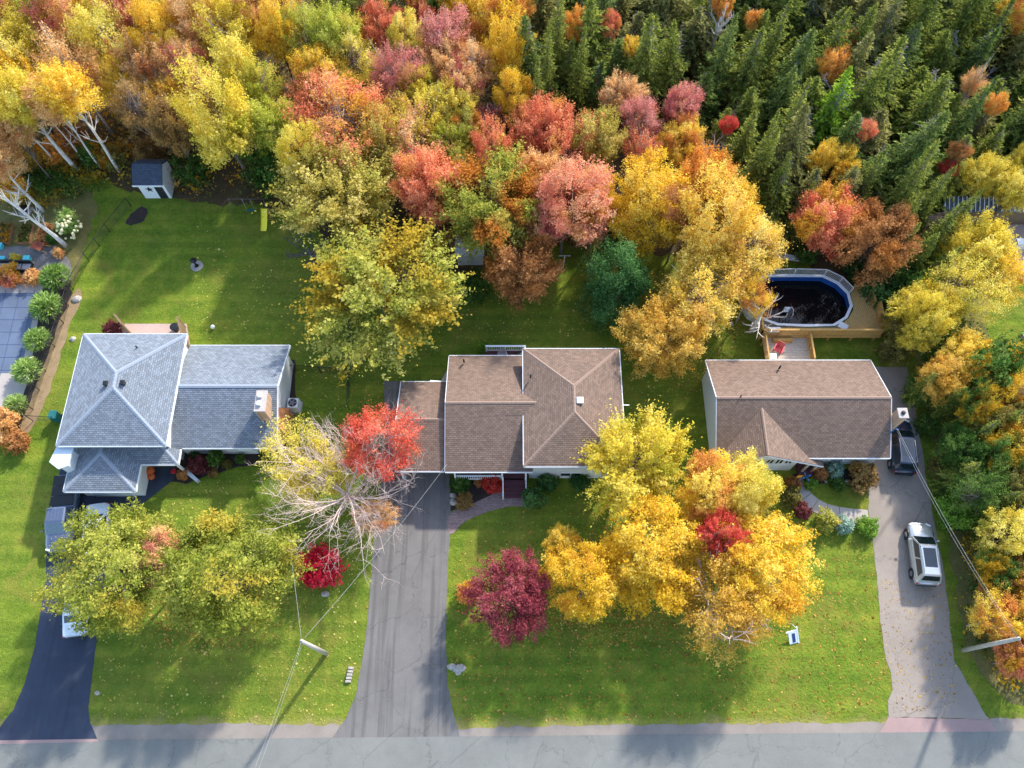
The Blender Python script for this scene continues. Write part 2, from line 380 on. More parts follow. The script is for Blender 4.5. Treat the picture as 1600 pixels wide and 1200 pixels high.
def box_geo(c, s, rz=0.0, bev=0.0):
    x, y, z = (v / 2 for v in s)
    ca, sa = math.cos(rz), math.sin(rz)
    if bev <= 0:
        pts = [(-x, -y, -z), (x, -y, -z), (x, y, -z), (-x, y, -z), (-x, -y, z), (x, -y, z), (x, y, z), (-x, y, z)]
        fs = [(3, 2, 1, 0), (4, 5, 6, 7), (0, 1, 5, 4), (1, 2, 6, 5), (2, 3, 7, 6), (3, 0, 4, 7)]
    else:
        b = min(bev, x * .9, y * .9, z * .9)
        ring = lambda ix, iy, zz: [(-ix, -iy, zz), (ix, -iy, zz), (ix, iy, zz), (-ix, iy, zz)]
        pts = ring(x - b, y - b, -z) + ring(x, y, -z + b) + ring(x, y, z - b) + ring(x - b, y - b, z)
        fs = [(3, 2, 1, 0), (12, 13, 14, 15)]
        for k in range(3):
            for i in range(4): fs.append((k * 4 + i, k * 4 + (i + 1) % 4, k * 4 + 4 + (i + 1) % 4, k * 4 + 4 + i))
    return [(c[0] + p[0] * ca - p[1] * sa, c[1] + p[0] * sa + p[1] * ca, c[2] + p[2]) for p in pts], fs
def join(*geos):
    V, F = [], []
    for v, f in geos:
        o = len(V); V += list(v); F += [tuple(i + o for i in q) for q in f]
    return V, F
def box(name, c, s, mat, parent=None, rz=0.0, bev=0.0, world=True):
    v, f = box_geo(c, s, rz, bev); return mesh_obj(name, v, f, mat, parent, world)
def tube_geo(pts, rad, sides=6, cap=True):
    pts = [Vector(p) for p in pts]
    if not hasattr(rad, '__len__'): rad = [rad] * len(pts)
    V, F = [], []
    for i, p in enumerate(pts):
        d = (pts[min(i + 1, len(pts) - 1)] - pts[max(i - 1, 0)])
        d = d.normalized() if d.length > 1e-9 else Vector((0, 0, 1))
        a = d.cross(Vector((0.31, 0.77, 0.13)) if abs(d.z) > .9 else Vector((0, 0, 1))).normalized(); b = d.cross(a)
        for k in range(sides):
            t = 2 * math.pi * k / sides
            q = p + (a * math.cos(t) + b * math.sin(t)) * rad[i]; V.append((q.x, q.y, q.z))
    for i in range(len(pts) - 1):
        for k in range(sides):
            F.append((i * sides + k, i * sides + (k + 1) % sides, (i + 1) * sides + (k + 1) % sides, (i + 1) * sides + k))
    if cap:
        F.append(tuple(range(sides - 1, -1, -1))); F.append(tuple((len(pts) - 1) * sides + k for k in range(sides)))
    return V, F
def tube(name, pts, rad, mat, parent=None, sides=6, world=True, smooth=True):
    v, f = tube_geo(pts, rad, sides); return mesh_obj(name, v, f, mat, parent, world, smooth)
def beam_geo(a, b, w, h):
    """a straight board from a to b, w across and h tall"""
    a, b = Vector(a), Vector(b); d = (b - a).normalized()
    s = d.cross(Vector((0, 0, 1)))
    s = s.normalized() if s.length > 1e-6 else Vector((1, 0, 0)); u = s.cross(d)
    V = []
    for p in (a, b):
        for i, j in ((-1, -1), (1, -1), (1, 1), (-1, 1)):
            q = p + s * (i * w / 2) + u * (j * h / 2); V.append((q.x, q.y, q.z))
    return V, [(3, 2, 1, 0), (4, 5, 6, 7), (0, 1, 5, 4), (1, 2, 6, 5), (2, 3, 7, 6), (3, 0, 4, 7)]
def beam(name, a, b, w, h, mat, parent=None, world=True):
    v, f = beam_geo(a, b, w, h); return mesh_obj(name, v, f, mat, parent, world)
def prism_geo(poly, z0, z1):
    n_ = len(poly)
    area = sum(poly[i][0] * poly[(i + 1) % n_][1] - poly[(i + 1) % n_][0] * poly[i][1] for i in range(n_))
    if area < 0: poly = poly[::-1]
    V = [(x, y, z0) for x, y in poly] + [(x, y, z1) for x, y in poly]
    F = [tuple(range(n_ - 1, -1, -1)), tuple(range(n_, 2 * n_))]
    for i in range(n_): F.append((i, (i + 1) % n_, n_ + (i + 1) % n_, n_ + i))
    return V, F
def smooth_poly(pts, k=5):
    out = []; n_ = len(pts)
    for i in range(n_):
        p0, p1, p2, p3 = (np.array(pts[(i + j - 1) % n_], float) for j in range(4))
        for s in range(k):
            t = s / k
            out.append(tuple(0.5 * ((2 * p1) + (-p0 + p2) * t + (2 * p0 - 5 * p1 + 4 * p2 - p3) * t * t + (-p0 + 3 * p1 - 3 * p2 + p3) * t ** 3)))
    return out
def sheet(name, px, z, mat, smooth=0, rough=0.0, kind="structure", parent=None, worldpts=False, thick=0.0):
    pts = [p[:2] for p in px] if worldpts else [W(*p)[:2] for p in px]
    if smooth: pts = smooth_poly(pts, smooth)
    if rough:
        rr = random.Random(len(pts)); dense = []
        for i in range(len(pts)):
            a, b = pts[i], pts[(i + 1) % len(pts)]; L = math.dist(a, b); k = max(1, int(L / 0.5))
            for s in range(k):
                dense.append((a[0] + (b[0] - a[0]) * s / k + rr.uniform(-rough, rough), a[1] + (b[1] - a[1]) * s / k + rr.uniform(-rough, rough)))
        pts = dense
    if thick:
        v, f = prism_geo(pts, z - thick, z)
    else:
        area = sum(pts[i][0] * pts[(i + 1) % len(pts)][1] - pts[(i + 1) % len(pts)][0] * pts[i][1] for i in range(len(pts)))
        if area < 0: pts = pts[::-1]
        v, f = [(x, y, z) for x, y in pts], [tuple(range(len(pts)))]
    o = mesh_obj(name, v, f, mat, parent)
    if kind: o["kind"] = kind
    return o

# ------------------------------------------------------------ the ground
sheet("ground", [(-400, -300), (400, -300), (400, 500), (-400, 500)], 0.0, "lawn", worldpts=True)
sheet("forest_floor", [(-700, -420), (2300, -420), (2300, 420), (1640, 300), (1470, 310), (1405, 430), (1395, 470), (1300, 450), (1230, 395),
      (1040, 400), (960, 370), (870, 380), (760, 425), (560, 400), (450, 330), (290, 316), (205, 296), (90, 268), (-100, 250), (-700, 240)], 0.006, "forest_floor", smooth=3, rough=0.35)
sheet("verge", [(1640, 300), (1430, 440), (1432, 560), (1462, 700), (1482, 830), (1497, 930), (1512, 1010), (1560, 1085), (1660, 1120), (1800, 1100), (1800, 640), (1600, 560), (1540, 520), (1560, 440)], 0.006, "rough_grass", smooth=4, rough=0.25)
sheet("garden_ground", [(-300, 262), (20, 268), (130, 290), (150, 330), (128, 400), (112, 440), (60, 452), (-300, 440)], 0.008, "rough_grass", smooth=3, rough=0.25)
ra_, rb_ = W(0, 1157.5), W(1600, 1142.5); RS_ = (rb_[1] - ra_[1]) / (rb_[0] - ra_[0])
RY = lambda x: ra_[1] + RS_ * (x - ra_[0])     # north edge of the road runs a little askew
sheet("road", [(-300, RY(-300)), (300, RY(300)), (300, RY(300) - 7.2), (-300, RY(-300) - 7.2)], 0.019, "road", worldpts=True)
sheet("road_shoulder", [(140, 1134), (330, 1131), (530, 1132), (524, 1158), (330, 1162), (140, 1164)], 0.006, "gravel", rough=0.10)
sheet("road_shoulder", [(712, 1138), (900, 1133), (1200, 1131), (1392, 1128), (1378, 1152), (1100, 1155), (714, 1160)], 0.006, "gravel", rough=0.10)
sheet("road_shoulder", [(1545, 1124), (1640, 1122), (1800, 1122), (1800, 1150), (1555, 1152)], 0.006, "gravel", rough=0.10)
sheet("driveway", [(97, 720), (275, 720), (272, 748), (243, 772), (205, 800), (168, 870), (155, 960), (153, 985), (150, 1010), (143, 1060), (138, 1105), (141, 1130), (153, 1156), (60, 1158), (-14, 1159), (-8, 1148), (20, 1110), (40, 1065), (55, 1010), (66, 940), (72, 900), (73, 850), (80, 790)], 0.016, "drive_left", rough=0.03)
sheet("driveway", [(600, 596), (701, 596), (701, 735), (704, 800), (703, 838), (699, 900), (697, 1000), (699, 1070), (706, 1105), (720, 1156), (620, 1156), (516, 1156), (540, 1122), (555, 1090), (565, 1040), (571, 1000), (577, 940), (584, 840), (598, 745), (603, 690)], 0.016, "drive_mid", rough=0.03)
sheet("driveway", [(1362, 574), (1417, 574), (1424, 610), (1436, 670), (1446, 740), (1462, 830), (1476, 900), (1482, 950), (1487, 1003), (1491, 1032), (1512, 1068), (1541, 1118), (1545, 1124), (1388, 1120), (1386, 1096), (1394, 1078), (1393, 1052), (1385, 1032), (1377, 985), (1370, 900), (1364, 850), (1357, 805), (1357, 725), (1384, 700)], 0.016, "drive_right", rough=0.05)
sheet("driveway_apron", [(1545, 1124), (1388, 1120), (1372, 1150), (1562, 1148)], 0.016, "apron", rough=0.03)
sheet("driveway_edge_strip", [(-14, 1157), (153, 1154.5), (155, 1159), (-14, 1163)], 0.023, "apron")
sheet("garden_bed", [(278, 706), (440, 706), (452, 560), (462, 562), (462, 640), (448, 705), (430, 722), (372, 730), (330, 742), (292, 756), (268, 752)], 0.012, "mulch", rough=0.06)
sheet("garden_bed", [(703, 742), (792, 742), (790, 764), (742, 786), (714, 795), (704, 800)], 0.012, "mulch", rough=0.05)
sheet("garden_bed", [(1238, 742), (1362, 728), (1358, 752), (1338, 762), (1300, 754), (1262, 758), (1262, 768), (1247, 752)], 0.012, "mulch", rough=0.06)
sheet("brick_walk", [(701, 832), (700, 812), (706, 800), (722, 794), (758, 778), (778, 768), (792, 763), (828, 763), (832, 780), (824, 791), (800, 791), (775, 796), (745, 806), (722, 818), (710, 832)], 0.022, "paver", smooth=3)
sheet("straw_strip", [(118, 455), (128, 460), (105, 520), (88, 580), (66, 640), (46, 676), (30, 672), (50, 620), (72, 560), (95, 500)], 0.012, "straw", smooth=3, rough=0.12)
sheet("planting_strip", [(60, 452), (112, 440), (100, 505), (80, 570), (55, 640), (30, 675), (-60, 720), (-60, 640), (20, 600), (40, 520)], 0.010, "mulch", smooth=2, rough=0.12)
sheet("garden_path", [(-200, 386), (88, 384), (112, 410), (108, 440), (60, 446), (-200, 446)], 0.012, "stones", rough=0.1)
sheet("pool_surround", [(-300, 440), (68, 444), (46, 590), (28, 640), (-300, 645)], 0.018, "concrete")
sheet("patio", [(178, 506), (292, 506), (298, 545), (170, 545)], 0.02, "patio")
sheet("neighbour_patio", [(1800, 322), (1610, 335), (1578, 348), (1566, 380), (1568, 410), (1582, 430), (1600, 440), (1800, 470)], 0.016, "patio", smooth=3)
sheet("leaf_litter_patch", [(205, 335), (222, 322), (230, 330), (224, 346), (205, 352), (196, 348)], 0.012, "mulch", smooth=3, rough=0.1)
sheet("leaf_litter_patch", [(1590, 560), (1700, 548), (1700, 620), (1588, 615)], 0.012, "straw", rough=0.1)

# ------------------------------------------------------------ roofs with real shingle courses
def clip(poly, f, keep):
    out = []
    for i in range(len(poly)):
        a, b = poly[i], poly[(i + 1) % len(poly)]; fa, fb = f(a) - keep, f(b) - keep
        if fa >= 0: out.append(a)
        if fa * fb < 0: out.append(a + (b - a) * (fa / (fa - fb)))
    return out
def roof(parent, planes, mat, step=0.15, thick=0.16, name="roof", lift=0.02):
    """solid roof of flat planes; every plane is laid in overlapping courses from its eave up"""
    V, F, U = [], [], []
    for poly in planes:
        P = [Vector(p) for p in poly]
        nrm = Vector((0, 0, 0))
        for i in range(len(P)): nrm += (P[i] - P[0]).cross(P[(i + 1) % len(P)] - P[0])
        if nrm.z < 0: P = P[::-1]; nrm = -nrm
        nrm.normalize()
        up = (Vector((0, 0, 1)) - nrm * nrm.z).normalized(); ac = up.cross(nrm)
        org = min(P, key=lambda q: q.z)
        fv = lambda q: (q - org).dot(up)
        vmax = max(fv(q) for q in P); k = 0
        while k * step < vmax - 1e-4:
            q = clip(P, fv, k * step)
            if len(q) >= 3:
                q2 = clip(q, lambda z: -fv(z), -min((k + 1) * step, vmax + 1))
                if len(q2) >= 3:
                    o = len(V)
                    for z in q2:
                        t = (fv(z) - k * step) / step
                        zz = z + nrm * (0.002 + lift * (1 - t)); V.append((zz.x, zz.y, zz.z))
                    F.append(tuple(range(o, o + len(q2)))); U.append([((z - org).dot(ac), fv(z)) for z in q2])
                    low = [i for i in range(len(q2)) if abs(fv(q2[i]) - k * step) < 1e-4]
                    if len(low) == 2:                      # the butt edge of the course
                        a, b = q2[low[0]], q2[low[1]]; o2 = len(V)
                        for z in (a, b):
                            V.append(tuple(z - nrm * 0.004))
                        F.append((o + low[0], o + low[1], o2 + 1, o2)); U.append([(0, 0.002)] * 4)
            k += 1
        o = len(V)
        for z in P: V.append((z.x, z.y, z.z - thick))
        F.append(tuple(range(o + len(P) - 1, o - 1, -1))); U.append([(0, 0.08)] * len(P))
        for z in P: V.append((z.x, z.y, z.z - 0.003))
        for i in range(len(P)):
            j = (i + 1) % len(P)
            F.append((o + i, o + j, o + len(P) + j, o + len(P) + i)); U.append([(0, 0.08)] * 4)
    r = mesh_obj(name, V, F, mat, parent, uv=U); return r
def caps(parent, lines, mat, w=0.26):
    for a, b in lines:
        a, b = Vector(a), Vector(b); d = (b - a).normalized(); s = d.cross(Vector((0, 0, 1))).normalized(); L = (b - a).length
        V, F, U = [], [], []
        k = max(1, int(L / 0.3))
        for i in range(k):                             # overlapping cap pieces
            p0 = a + (b - a) * (i / k); p1 = a + (b - a) * ((i + 1) / k); o = len(V)
            for p, z in ((p0, 0.045), (p1, 0.03)):
                V += [tuple(p - s * w / 2 + Vector((0, 0, z - 0.045))), tuple(p + Vector((0, 0, z + 0.015))), tuple(p + s * w / 2 + Vector((0, 0, z - 0.045)))]
            F += [(o, o + 1, o + 4, o + 3), (o + 1, o + 2, o + 5, o + 4), (o, o + 2, o + 1)]
            U += [[(0.1, 0.08)] * 4] * 2 + [[(0.1, 0.08)] * 3]
        mesh_obj("ridge_cap", V, F, mat, parent, uv=U)
def fascia(parent, pts, closed=True, w=0.06, h=0.2, drop=0.1, gutter=False):
    n_ = len(pts)
    for i in range(n_ if closed else n_ - 1):
        a, b = Vector(pts[i]), Vector(pts[(i + 1) % n_])
        d = (b - a).normalized(); out = d.cross(Vector((0, 0, 1))).normalized() * (w / 2 + 0.003)
        q = Vector((0, 0, -drop))
        beam("fascia", a + out + q - d * 0.0, b + out + q, w, h, "white_trim", parent)
def window(parent, c, w, h, nrm, mat_frame="white_trim"):
    """window on a vertical wall: c centre on the wall face, nrm 2-D outward"""
    nx, ny = nrm; t = (-ny, nx)
    def q(u, v, d): return (c[0] + t[0] * u + nx * d, c[1] + t[1] * u + ny * d, c[2] + v)
    geos = []
    for (u0, v0, u1, v1) in ((-w / 2, -h / 2, w / 2, -h / 2), (-w / 2, h / 2, w / 2, h / 2)):
        geos.append(beam_geo(q(u0, v0, .02), q(u1, v1, .02), 0.05, 0.09))
    for u in (-w / 2, 0, w / 2):
        geos.append(box_geo(q(u, 0, .02), (0.06, 0.06, h)))
    v, f = join(*geos); wo = mesh_obj("window", v, f, mat_frame, parent)
    mesh_obj("pane", [q(-w / 2, -h / 2, .012), q(w / 2, -h / 2, .012), q(w / 2, h / 2, .012), q(-w / 2, h / 2, .012)], [(0, 1, 2, 3)], "dark_glass", wo)
def pipe_vent(parent, p, h=0.45, r=0.06):
    tube("vent_pipe", [p, (p[0], p[1], p[2] + h)], r, "dark_metal", parent, 8)
def gable_walls(name, x0, x1, y0, y1, eave, ridge, parent, mat, yr=None):
    """walls with gable ends at x0 and x1 (ridge along x)"""
    yr = (y0 + y1) / 2 if yr is None else yr
    V = [(x0, y0, 0), (x0, y1, 0), (x1, y1, 0), (x1, y0, 0), (x0, y0, eave), (x0, y1, eave), (x1, y1, eave), (x1, y0, eave), (x0, yr, ridge), (x1, yr, ridge)]
    F = [(0, 3, 7, 4), (1, 5, 6, 2), (0, 4, 8, 5, 1), (3, 2, 6, 9, 7)]
    return mesh_obj(name, V, F, mat, parent)

# ---- slate-roofed split-level house
H1 = thing("house", (-27, 22, 0), "white split-level house with slate blue hip roof and front garage", "house")
v, f = prism_geo([(-32.9, 20.45), (-25.75, 20.45), (-25.75, 28.75), (-32.9, 28.75)], 0, 4.35); mesh_obj("wall", v, f, "siding_white", H1)
e = 4.5; c = [(-33.33, 20.0, e), (-25.33, 20.0, e), (-25.33, 29.2, e), (-33.33, 29.2, e)]; r0, r1 = (-29.33, 24.0, 6.0), (-29.33, 25.2, 6.0)
rf = roof(H1, [[c[0], c[1], r0], [c[1], c[2], r1, r0], [c[2], c[3], r1], [c[3], c[0], r0, r1]], "shingle_slate")
caps(rf, [(c[0], r0), (c[1], r0), (r0, r1), (c[2], r1), (c[3], r1)], "cap_slate", 0.3)
fascia(H1, c)
for p in ((-29.95, 24.35, 5.75), (-28.7, 24.4, 5.75)):
    v, f = join(box_geo((p[0], p[1], p[2] + .08), (0.26, 0.26, 0.3), 0, .04), box_geo((p[0], p[1], p[2] + .27), (0.36, 0.36, 0.09), 0, .03)); mesh_obj("roof_vent", v, f, "dark_metal", H1)
pipe_vent(H1, W(215, 544, 5.0), 0.35)
gable_walls("wall", -25.6, -18.05, 20.95, 28.75, 2.5, 4.2, H1, "siding_white")
e = 2.6; y0, y1, yr, zr, xa, xb = 20.5, 29.17, 24.83, 4.38, -25.72, -17.78
rf = roof(H1, [[(xa, y0, e), (xb, y0, e), (xb, yr, zr), (xa, yr, zr)], [(xb, y1, e), (xa, y1, e), (xa, yr, zr), (xb, yr, zr)]], "shingle_slate")
caps(rf, [((xa, yr, zr), (xb, yr, zr))], "cap_slate", 0.3)
fascia(H1, [(-24.9, y0, e), (xb, y0, e), (xb, yr, zr), (xb, y1, e), (xa, y1, e)], closed=False)
# garage hip and porch roof
ge = 2.62; ga, gb, gy = -33.1, -27.8, 17.1; am = (ga + gb) / 2; gz = 3.62; ay = gy + (gb - ga) / 2
yb_ = 20.42
rf = roof(H1, [[(ga, gy, ge), (gb, gy, ge), (am, ay, gz)], [(gb, gy, ge), (gb, 19.2, ge), (gb - 1.18, yb_, ge + 0.46), (am, yb_, gz), (am, ay, gz)], [(ga, yb_, ge), (ga, gy, ge), (am, ay, gz), (am, yb_, gz)],
             [(gb, 19.2, ge), (-25.02, 19.2, ge), (-26.2, yb_, ge + 0.46), (gb - 1.18, yb_, ge + 0.46)], [(-25.02, 19.2, ge), (-25.02, yb_, ge), (-26.2, yb_, ge + 0.46)]], "shingle_slate")
caps(rf, [((ga, gy, ge), (am, ay, gz)), ((gb, gy, ge), (am, ay, gz)), ((am, ay, gz), (am, yb_, gz)), ((-25.02, 19.2, ge), (-26.2, yb_, ge + .46))], "cap_slate", 0.28)
fascia(H1, [(ga, yb_, ge), (ga, gy, ge), (gb, gy, ge), (gb, 19.2, ge), (-25.02, 19.2, ge), (-25.02, yb_, ge)], closed=False)
v, f = prism_geo([(-32.7, 17.55), (-28.2, 17.55), (-28.2, 20.46), (-32.7, 20.46)], 0, 2.5); mesh_obj("garage_wall", v, f, "siding_white", H1)
gd = box("garage_door", (-30.45, 17.52, 1.1), (3.0, 0.06, 2.15), "white_trim", H1)
for k in range(4): box("door_panel", (-30.45, 17.48, 0.35 + k * 0.53), (2.85, 0.03, 0.47), "siding_grey", gd, bev=.01)
# flat white corner bay
pb = [(-33.95, 18.75), (-33.2, 18.35), (-32.75, 18.7), (-32.6, 20.2), (-33.35, 20.2)]
pt = [W(77, 722, 4.1)[:2], W(91, 733, 4.1)[:2], W(106, 728, 4.1)[:2], W(115, 699, 4.1)[:2], W(88, 699, 4.1)[:2]]
v, f = prism_geo(pt, 3.98, 4.12); mesh_obj("bay_roof", v, f, "tarp_white", H1)
cx = sum(p[0] for p in pt) / 5; cy = sum(p[1] for p in pt) / 5
v, f = prism_geo([(cx + (p[0] - cx) * .8, cy + (p[1] - cy) * .8) for p in pt], 0, 3.97); mesh_obj("bay_wall", v, f, "siding_white", H1)
# chimney breast, chimney
v, f = prism_geo([(-18.04, 22.0), (-17.5, 22.0), (-17.5, 24.1), (-18.04, 24.1)], 0, 1.75); mesh_obj("chimney_breast", v, f, "brick_orange", H1)
mesh_obj("chimney_shoulder", *join(([(-18.04, 21.98, 1.76), (-17.48, 21.98, 1.76), (-17.48, 24.12, 1.76), (-18.04, 24.12, 1.76), (-18.04, 22.3, 2.6), (-18.04, 23.8, 2.6)], [(0, 1, 4), (1, 2, 5, 4), (2, 3, 5)])), "brick_orange", H1)
ch = box("chimney", (-18.55, 23.2, 4.3), (0.75, 1.6, 1.9), "brick_tan", H1)
box("chimney_cap", (-18.55, 23.2, 5.3), (0.85, 1.7, 0.1), "concrete", ch, bev=.02)
for dy in (-0.25, 0.4): box("flue", (-18.62, 23.2 + dy, 5.47), (0.28, 0.34, 0.24), "white_plastic", ch, bev=.03)
window(H1, (-22.2, 20.94, 1.5), 1.8, 1.2, (0, -1)); window(H1, (-19.6, 20.94, 1.5), 1.2, 1.2, (0, -1)); window(H1, (-18.03, 21.5, 1.2), 0.6, 1.2, (1, 0))
dr = box("door", (-26.9, 20.42, 1.05), (0.95, 0.06, 2.05), "green_plastic", H1)
for x in (-25.4,): box("porch_post", (x, 19.45, 1.3), (0.16, 0.16, 2.5), "white_trim", H1)
v, f = prism_geo([(-25.3, 19.25), (-24.3, 18.5), (-24.15, 18.7), (-25.1, 19.5)], 0.0, 0.5); mesh_obj("porch_wing_wall", v, f, "siding_grey", H1)

# ---- brown-roofed house with carport (centre lot)
H2 = thing("house", (0, 22, 0), "house with brown hip roof, lower gable wing and attached carport", "house")
v, f = prism_geo([(1.3, 18.95), (7.85, 18.95), (7.85, 27.5), (1.3, 27.5)], 0, 4.35); mesh_obj("wall", v, f, "siding_white", H2)
e = 4.5; xa, xb, y0, y1 = 0.86, 8.26, 18.42, 27.92; xm = (xa + xb) / 2; hw = (xb - xa) / 2; zr = 5.8
c = [(xa, y0, e), (xb, y0, e), (xb, y1, e), (xa, y1, e)]; r0, r1 = (xm, y0 + hw, zr), (xm, y1 - hw, zr)
rf = roof(H2, [[c[0], c[1], r0], [c[1], c[2], r1, r0], [c[2], c[3], r1], [c[3], c[0], r0, r1]], "shingle_brown")
caps(rf, [(c[0], r0), (c[1], r0), (r0, r1), (c[2], r1), (c[3], r1)], "cap_brown", 0.22)
fascia(H2, c)
gv = W(906, 627, 5.6); v, f = join(box_geo((gv[0], gv[1], 5.6), (0.42, 0.42, 0.35), 0, .04), box_geo((gv[0], gv[1], 5.82), (0.5, 0.5, 0.08), 0, .02)); mesh_obj("roof_vent", v, f, "white_plastic", H2)
pipe_vent(H2, W(829, 590, 4.9), 0.5, .07)
gable_walls("wall", -4.7, 1.28, 19.9, 27.6, 2.85, 4.65, H2, "siding_white")
e = 3.0; xa, y0, y1, yr, zr = -4.95, 18.5, 28.06, 23.28, 4.84; k = (5.8 - 4.5) / hw; sl = (zr - e) / (yr - y0)
xv = 0.86 + (zr - 4.5) / k                       # where the ridge meets the taller roof
yv0 = y0 + (4.5 - e) / sl; yv1 = y1 - (4.5 - e) / sl
rf = roof(H2, [[(xa, y0, e), (1.56, y0, e), (1.56, y0 + .45, e + .45 * sl), (1.27, y0 + .45, e + .45 * sl), (1.27, yv0, 4.48), (0.95, yv0, 4.5), (xv, yr, zr), (xa, yr, zr)],
             [(1.27, y1, e), (xa, y1, e), (xa, yr, zr), (xv, yr, zr), (0.95, yv1, 4.5), (1.27, yv1, 4.48)]], "shingle_brown")
caps(rf, [((xa, yr, zr), (xv, yr, zr))], "cap_brown", 0.22)
fascia(H2, [(1.56, y0 + .45, e), (1.56, y0, e)], closed=False)
fascia(H2, [(xa, y0, e), (1.56, y0, e)], closed=False); fascia(H2, [(1.27, y1, e), (xa, y1, e)], closed=False)
fascia(H2, [(xa, y1, e), (xa, yr, zr), (xa, y0, e)], closed=False, w=.05, h=.16)
pipe_vent(H2, W(725, 566, 3.5), 0.5, .07)
e = 2.78; ca, cb, y0, y1, yr, zr = -8.65, -5.04, 18.62, 25.9, 22.24, 4.08
rf = roof(H2, [[(ca, y0, e), (cb, y0, e), (cb, yr, zr), (ca, yr, zr)], [(cb, y1, e), (ca, y1, e), (ca, yr, zr), (cb, yr, zr)]], "shingle_brown", name="carport_roof")
caps(rf, [((ca, yr, zr), (cb, yr, zr))], "cap_brown", 0.22)
fascia(H2, [(cb, y1, e), (ca, y1, e), (ca, yr, zr), (ca, y0, e), (cb, y0, e)], closed=False)
for y in (18.95, 21.2, 23.4, 25.6): box("carport_post", (-8.4, y, 1.33), (0.14, 0.14, 2.66), "white_trim", H2)
# front porch: rail, posts, steps
pz = 0.75
v, f = prism_geo([(-4.4, 18.75), (1.2, 18.75), (1.2, 19.88), (-4.4, 19.88)], 0, pz); mesh_obj("porch_floor", v, f, "deck_maroon", H2)
for x in (-4.3, -0.75, 1.05): box("porch_post", (x, 18.62, 1.42), (0.13, 0.13, 2.84), "white_trim", H2)
geos = [beam_geo((-4.2, 18.6, 1.68), (-0.85, 18.6, 1.68), .1, .07), beam_geo((-4.2, 18.6, .88), (-0.85, 18.6, .88), .07, .06)]
geos += [box_geo((-4.1 + i * .16, 18.6, 1.28), (.05, .05, .76)) for i in range(21)]
v, f = join(*geos); mesh_obj("porch_railing", v, f, "white_trim", H2)
for i in range(4): box("step", (0.2, 18.5 - 0.3 * i - .1, pz - 0.17 * i - 0.1), (1.6, 0.34, 0.14), "deck_maroon", H2)
for x in (-0.68, 1.06): beam("stair_rail", (x, 18.5, 1.66), (x, 17.3, 0.95), .07, .07, "white_trim", H2); box("stair_post", (x, 17.28, 0.5), (.09, .09, 1.0), "white_trim", H2)
window(H2, (-2.4, 19.89, 1.9), 2.2, 1.2, (0, -1)); window(H2, (4.5, 18.94, 3.1), 1.8, 1.2, (0, -1)); window(H2, (4.5, 18.94, 1.0), 1.6, 0.8, (0, -1))
box("door", (0.4, 19.87, 1.8), (0.95, 0.06, 2.05), "sign_navy", H2)
for x, y, h in ((8.45, 23.3, 4.3), (8.4, 20.7, 4.3)): beam("bracket", (8.27, y + (h - 4.3), h), (x + .35, y, h), .06, .05, "white_trim", H2)
# back deck
dz = 0.9; a = W(757, 545, dz); b = W(823, 545, dz)
v, f = prism_geo([(-2.2, 27.7), (1.15, 27.7), (1.15, 29.6), (-2.2, 29.6)], dz - .15, dz); bd = mesh_obj("back_deck", v, f, "deck_maroon", H2)
for x, y in ((-2.1, 29.5), (-.55, 29.5), (1.05, 29.5), (-2.1, 28.2), (1.05, 28.2)): box("post", (x, y, .95), (.1, .1, 1.9), "white_trim", bd)
geos = [beam_geo((-2.15, 29.5, 1.86), (1.1, 29.5, 1.86), .14, .05), beam_geo((1.05, 29.5, 1.86), (1.05, 28.0, 1.86), .14, .05), beam_geo((-2.15, 29.5, 1.1), (1.1, 29.5, 1.1), .05, .05)]
geos += [box_geo((-2.0 + i * .15, 29.5, 1.45), (.04, .04, .76)) for i in range(21)]
v, f = join(*geos); mesh_obj("railing", v, f, "white_trim", bd)
for i in range(4): box("step", (-2.35 - i * .3, 28.3, dz - .12 - i * .2), (.3, 1.1, .06), "deck_maroon", bd)
v, f = prism_geo([(-6.4, 26.0), (-5.0, 26.0), (-5.0, 28.2), (-5.3, 28.2)], 0, .2); mesh_obj("side_step", v, f, "concrete", H2)
beam("carport_beam", (-6.4, 26.05, 2.6), (-5.1, 25.95, 2.6), .12, .12, "white_trim", H2)

# ---- brown-roofed bungalow (pool lot)
H3 = thing("house", (22, 22, 0), "long brown-roofed bungalow with front cross gable and white siding", "house")
gable_walls("wall", 15.55, 28.05, 20.1, 27.35, 2.62, 4.55, H3, "siding_white", 23.7)
e = 2.8; xa, xb, y0, y1, yr, zr = 15.3, 28.32, 19.65, 27.75, 23.7, 4.8
sl = (zr - e) / (yr - y0)
rf = roof(H3, [[(xa, y0, e), (xb, y0, e), (xb, yr, zr), (xa, yr, zr)], [(xb, y1, e), (xa, y1, e), (xa, yr, zr), (xb, yr, zr)]], "shingle_brown")
caps(rf, [((xa, yr, zr), (xb, yr, zr))], "cap_brown", 0.24)
fascia(H3, [(xa, y1, e), (xa, yr, zr), (xa, y0, e)], closed=False, w=.05, h=.18); fascia(H3, [(xa, y0, e), (xb, y0, e)], closed=False); fascia(H3, [(xb, y1, e), (xa, y1, e)], closed=False)
fascia(H3, [(xb, y0, e), (xb, yr, zr), (xb, y1, e)], closed=False, w=.05, h=.18)
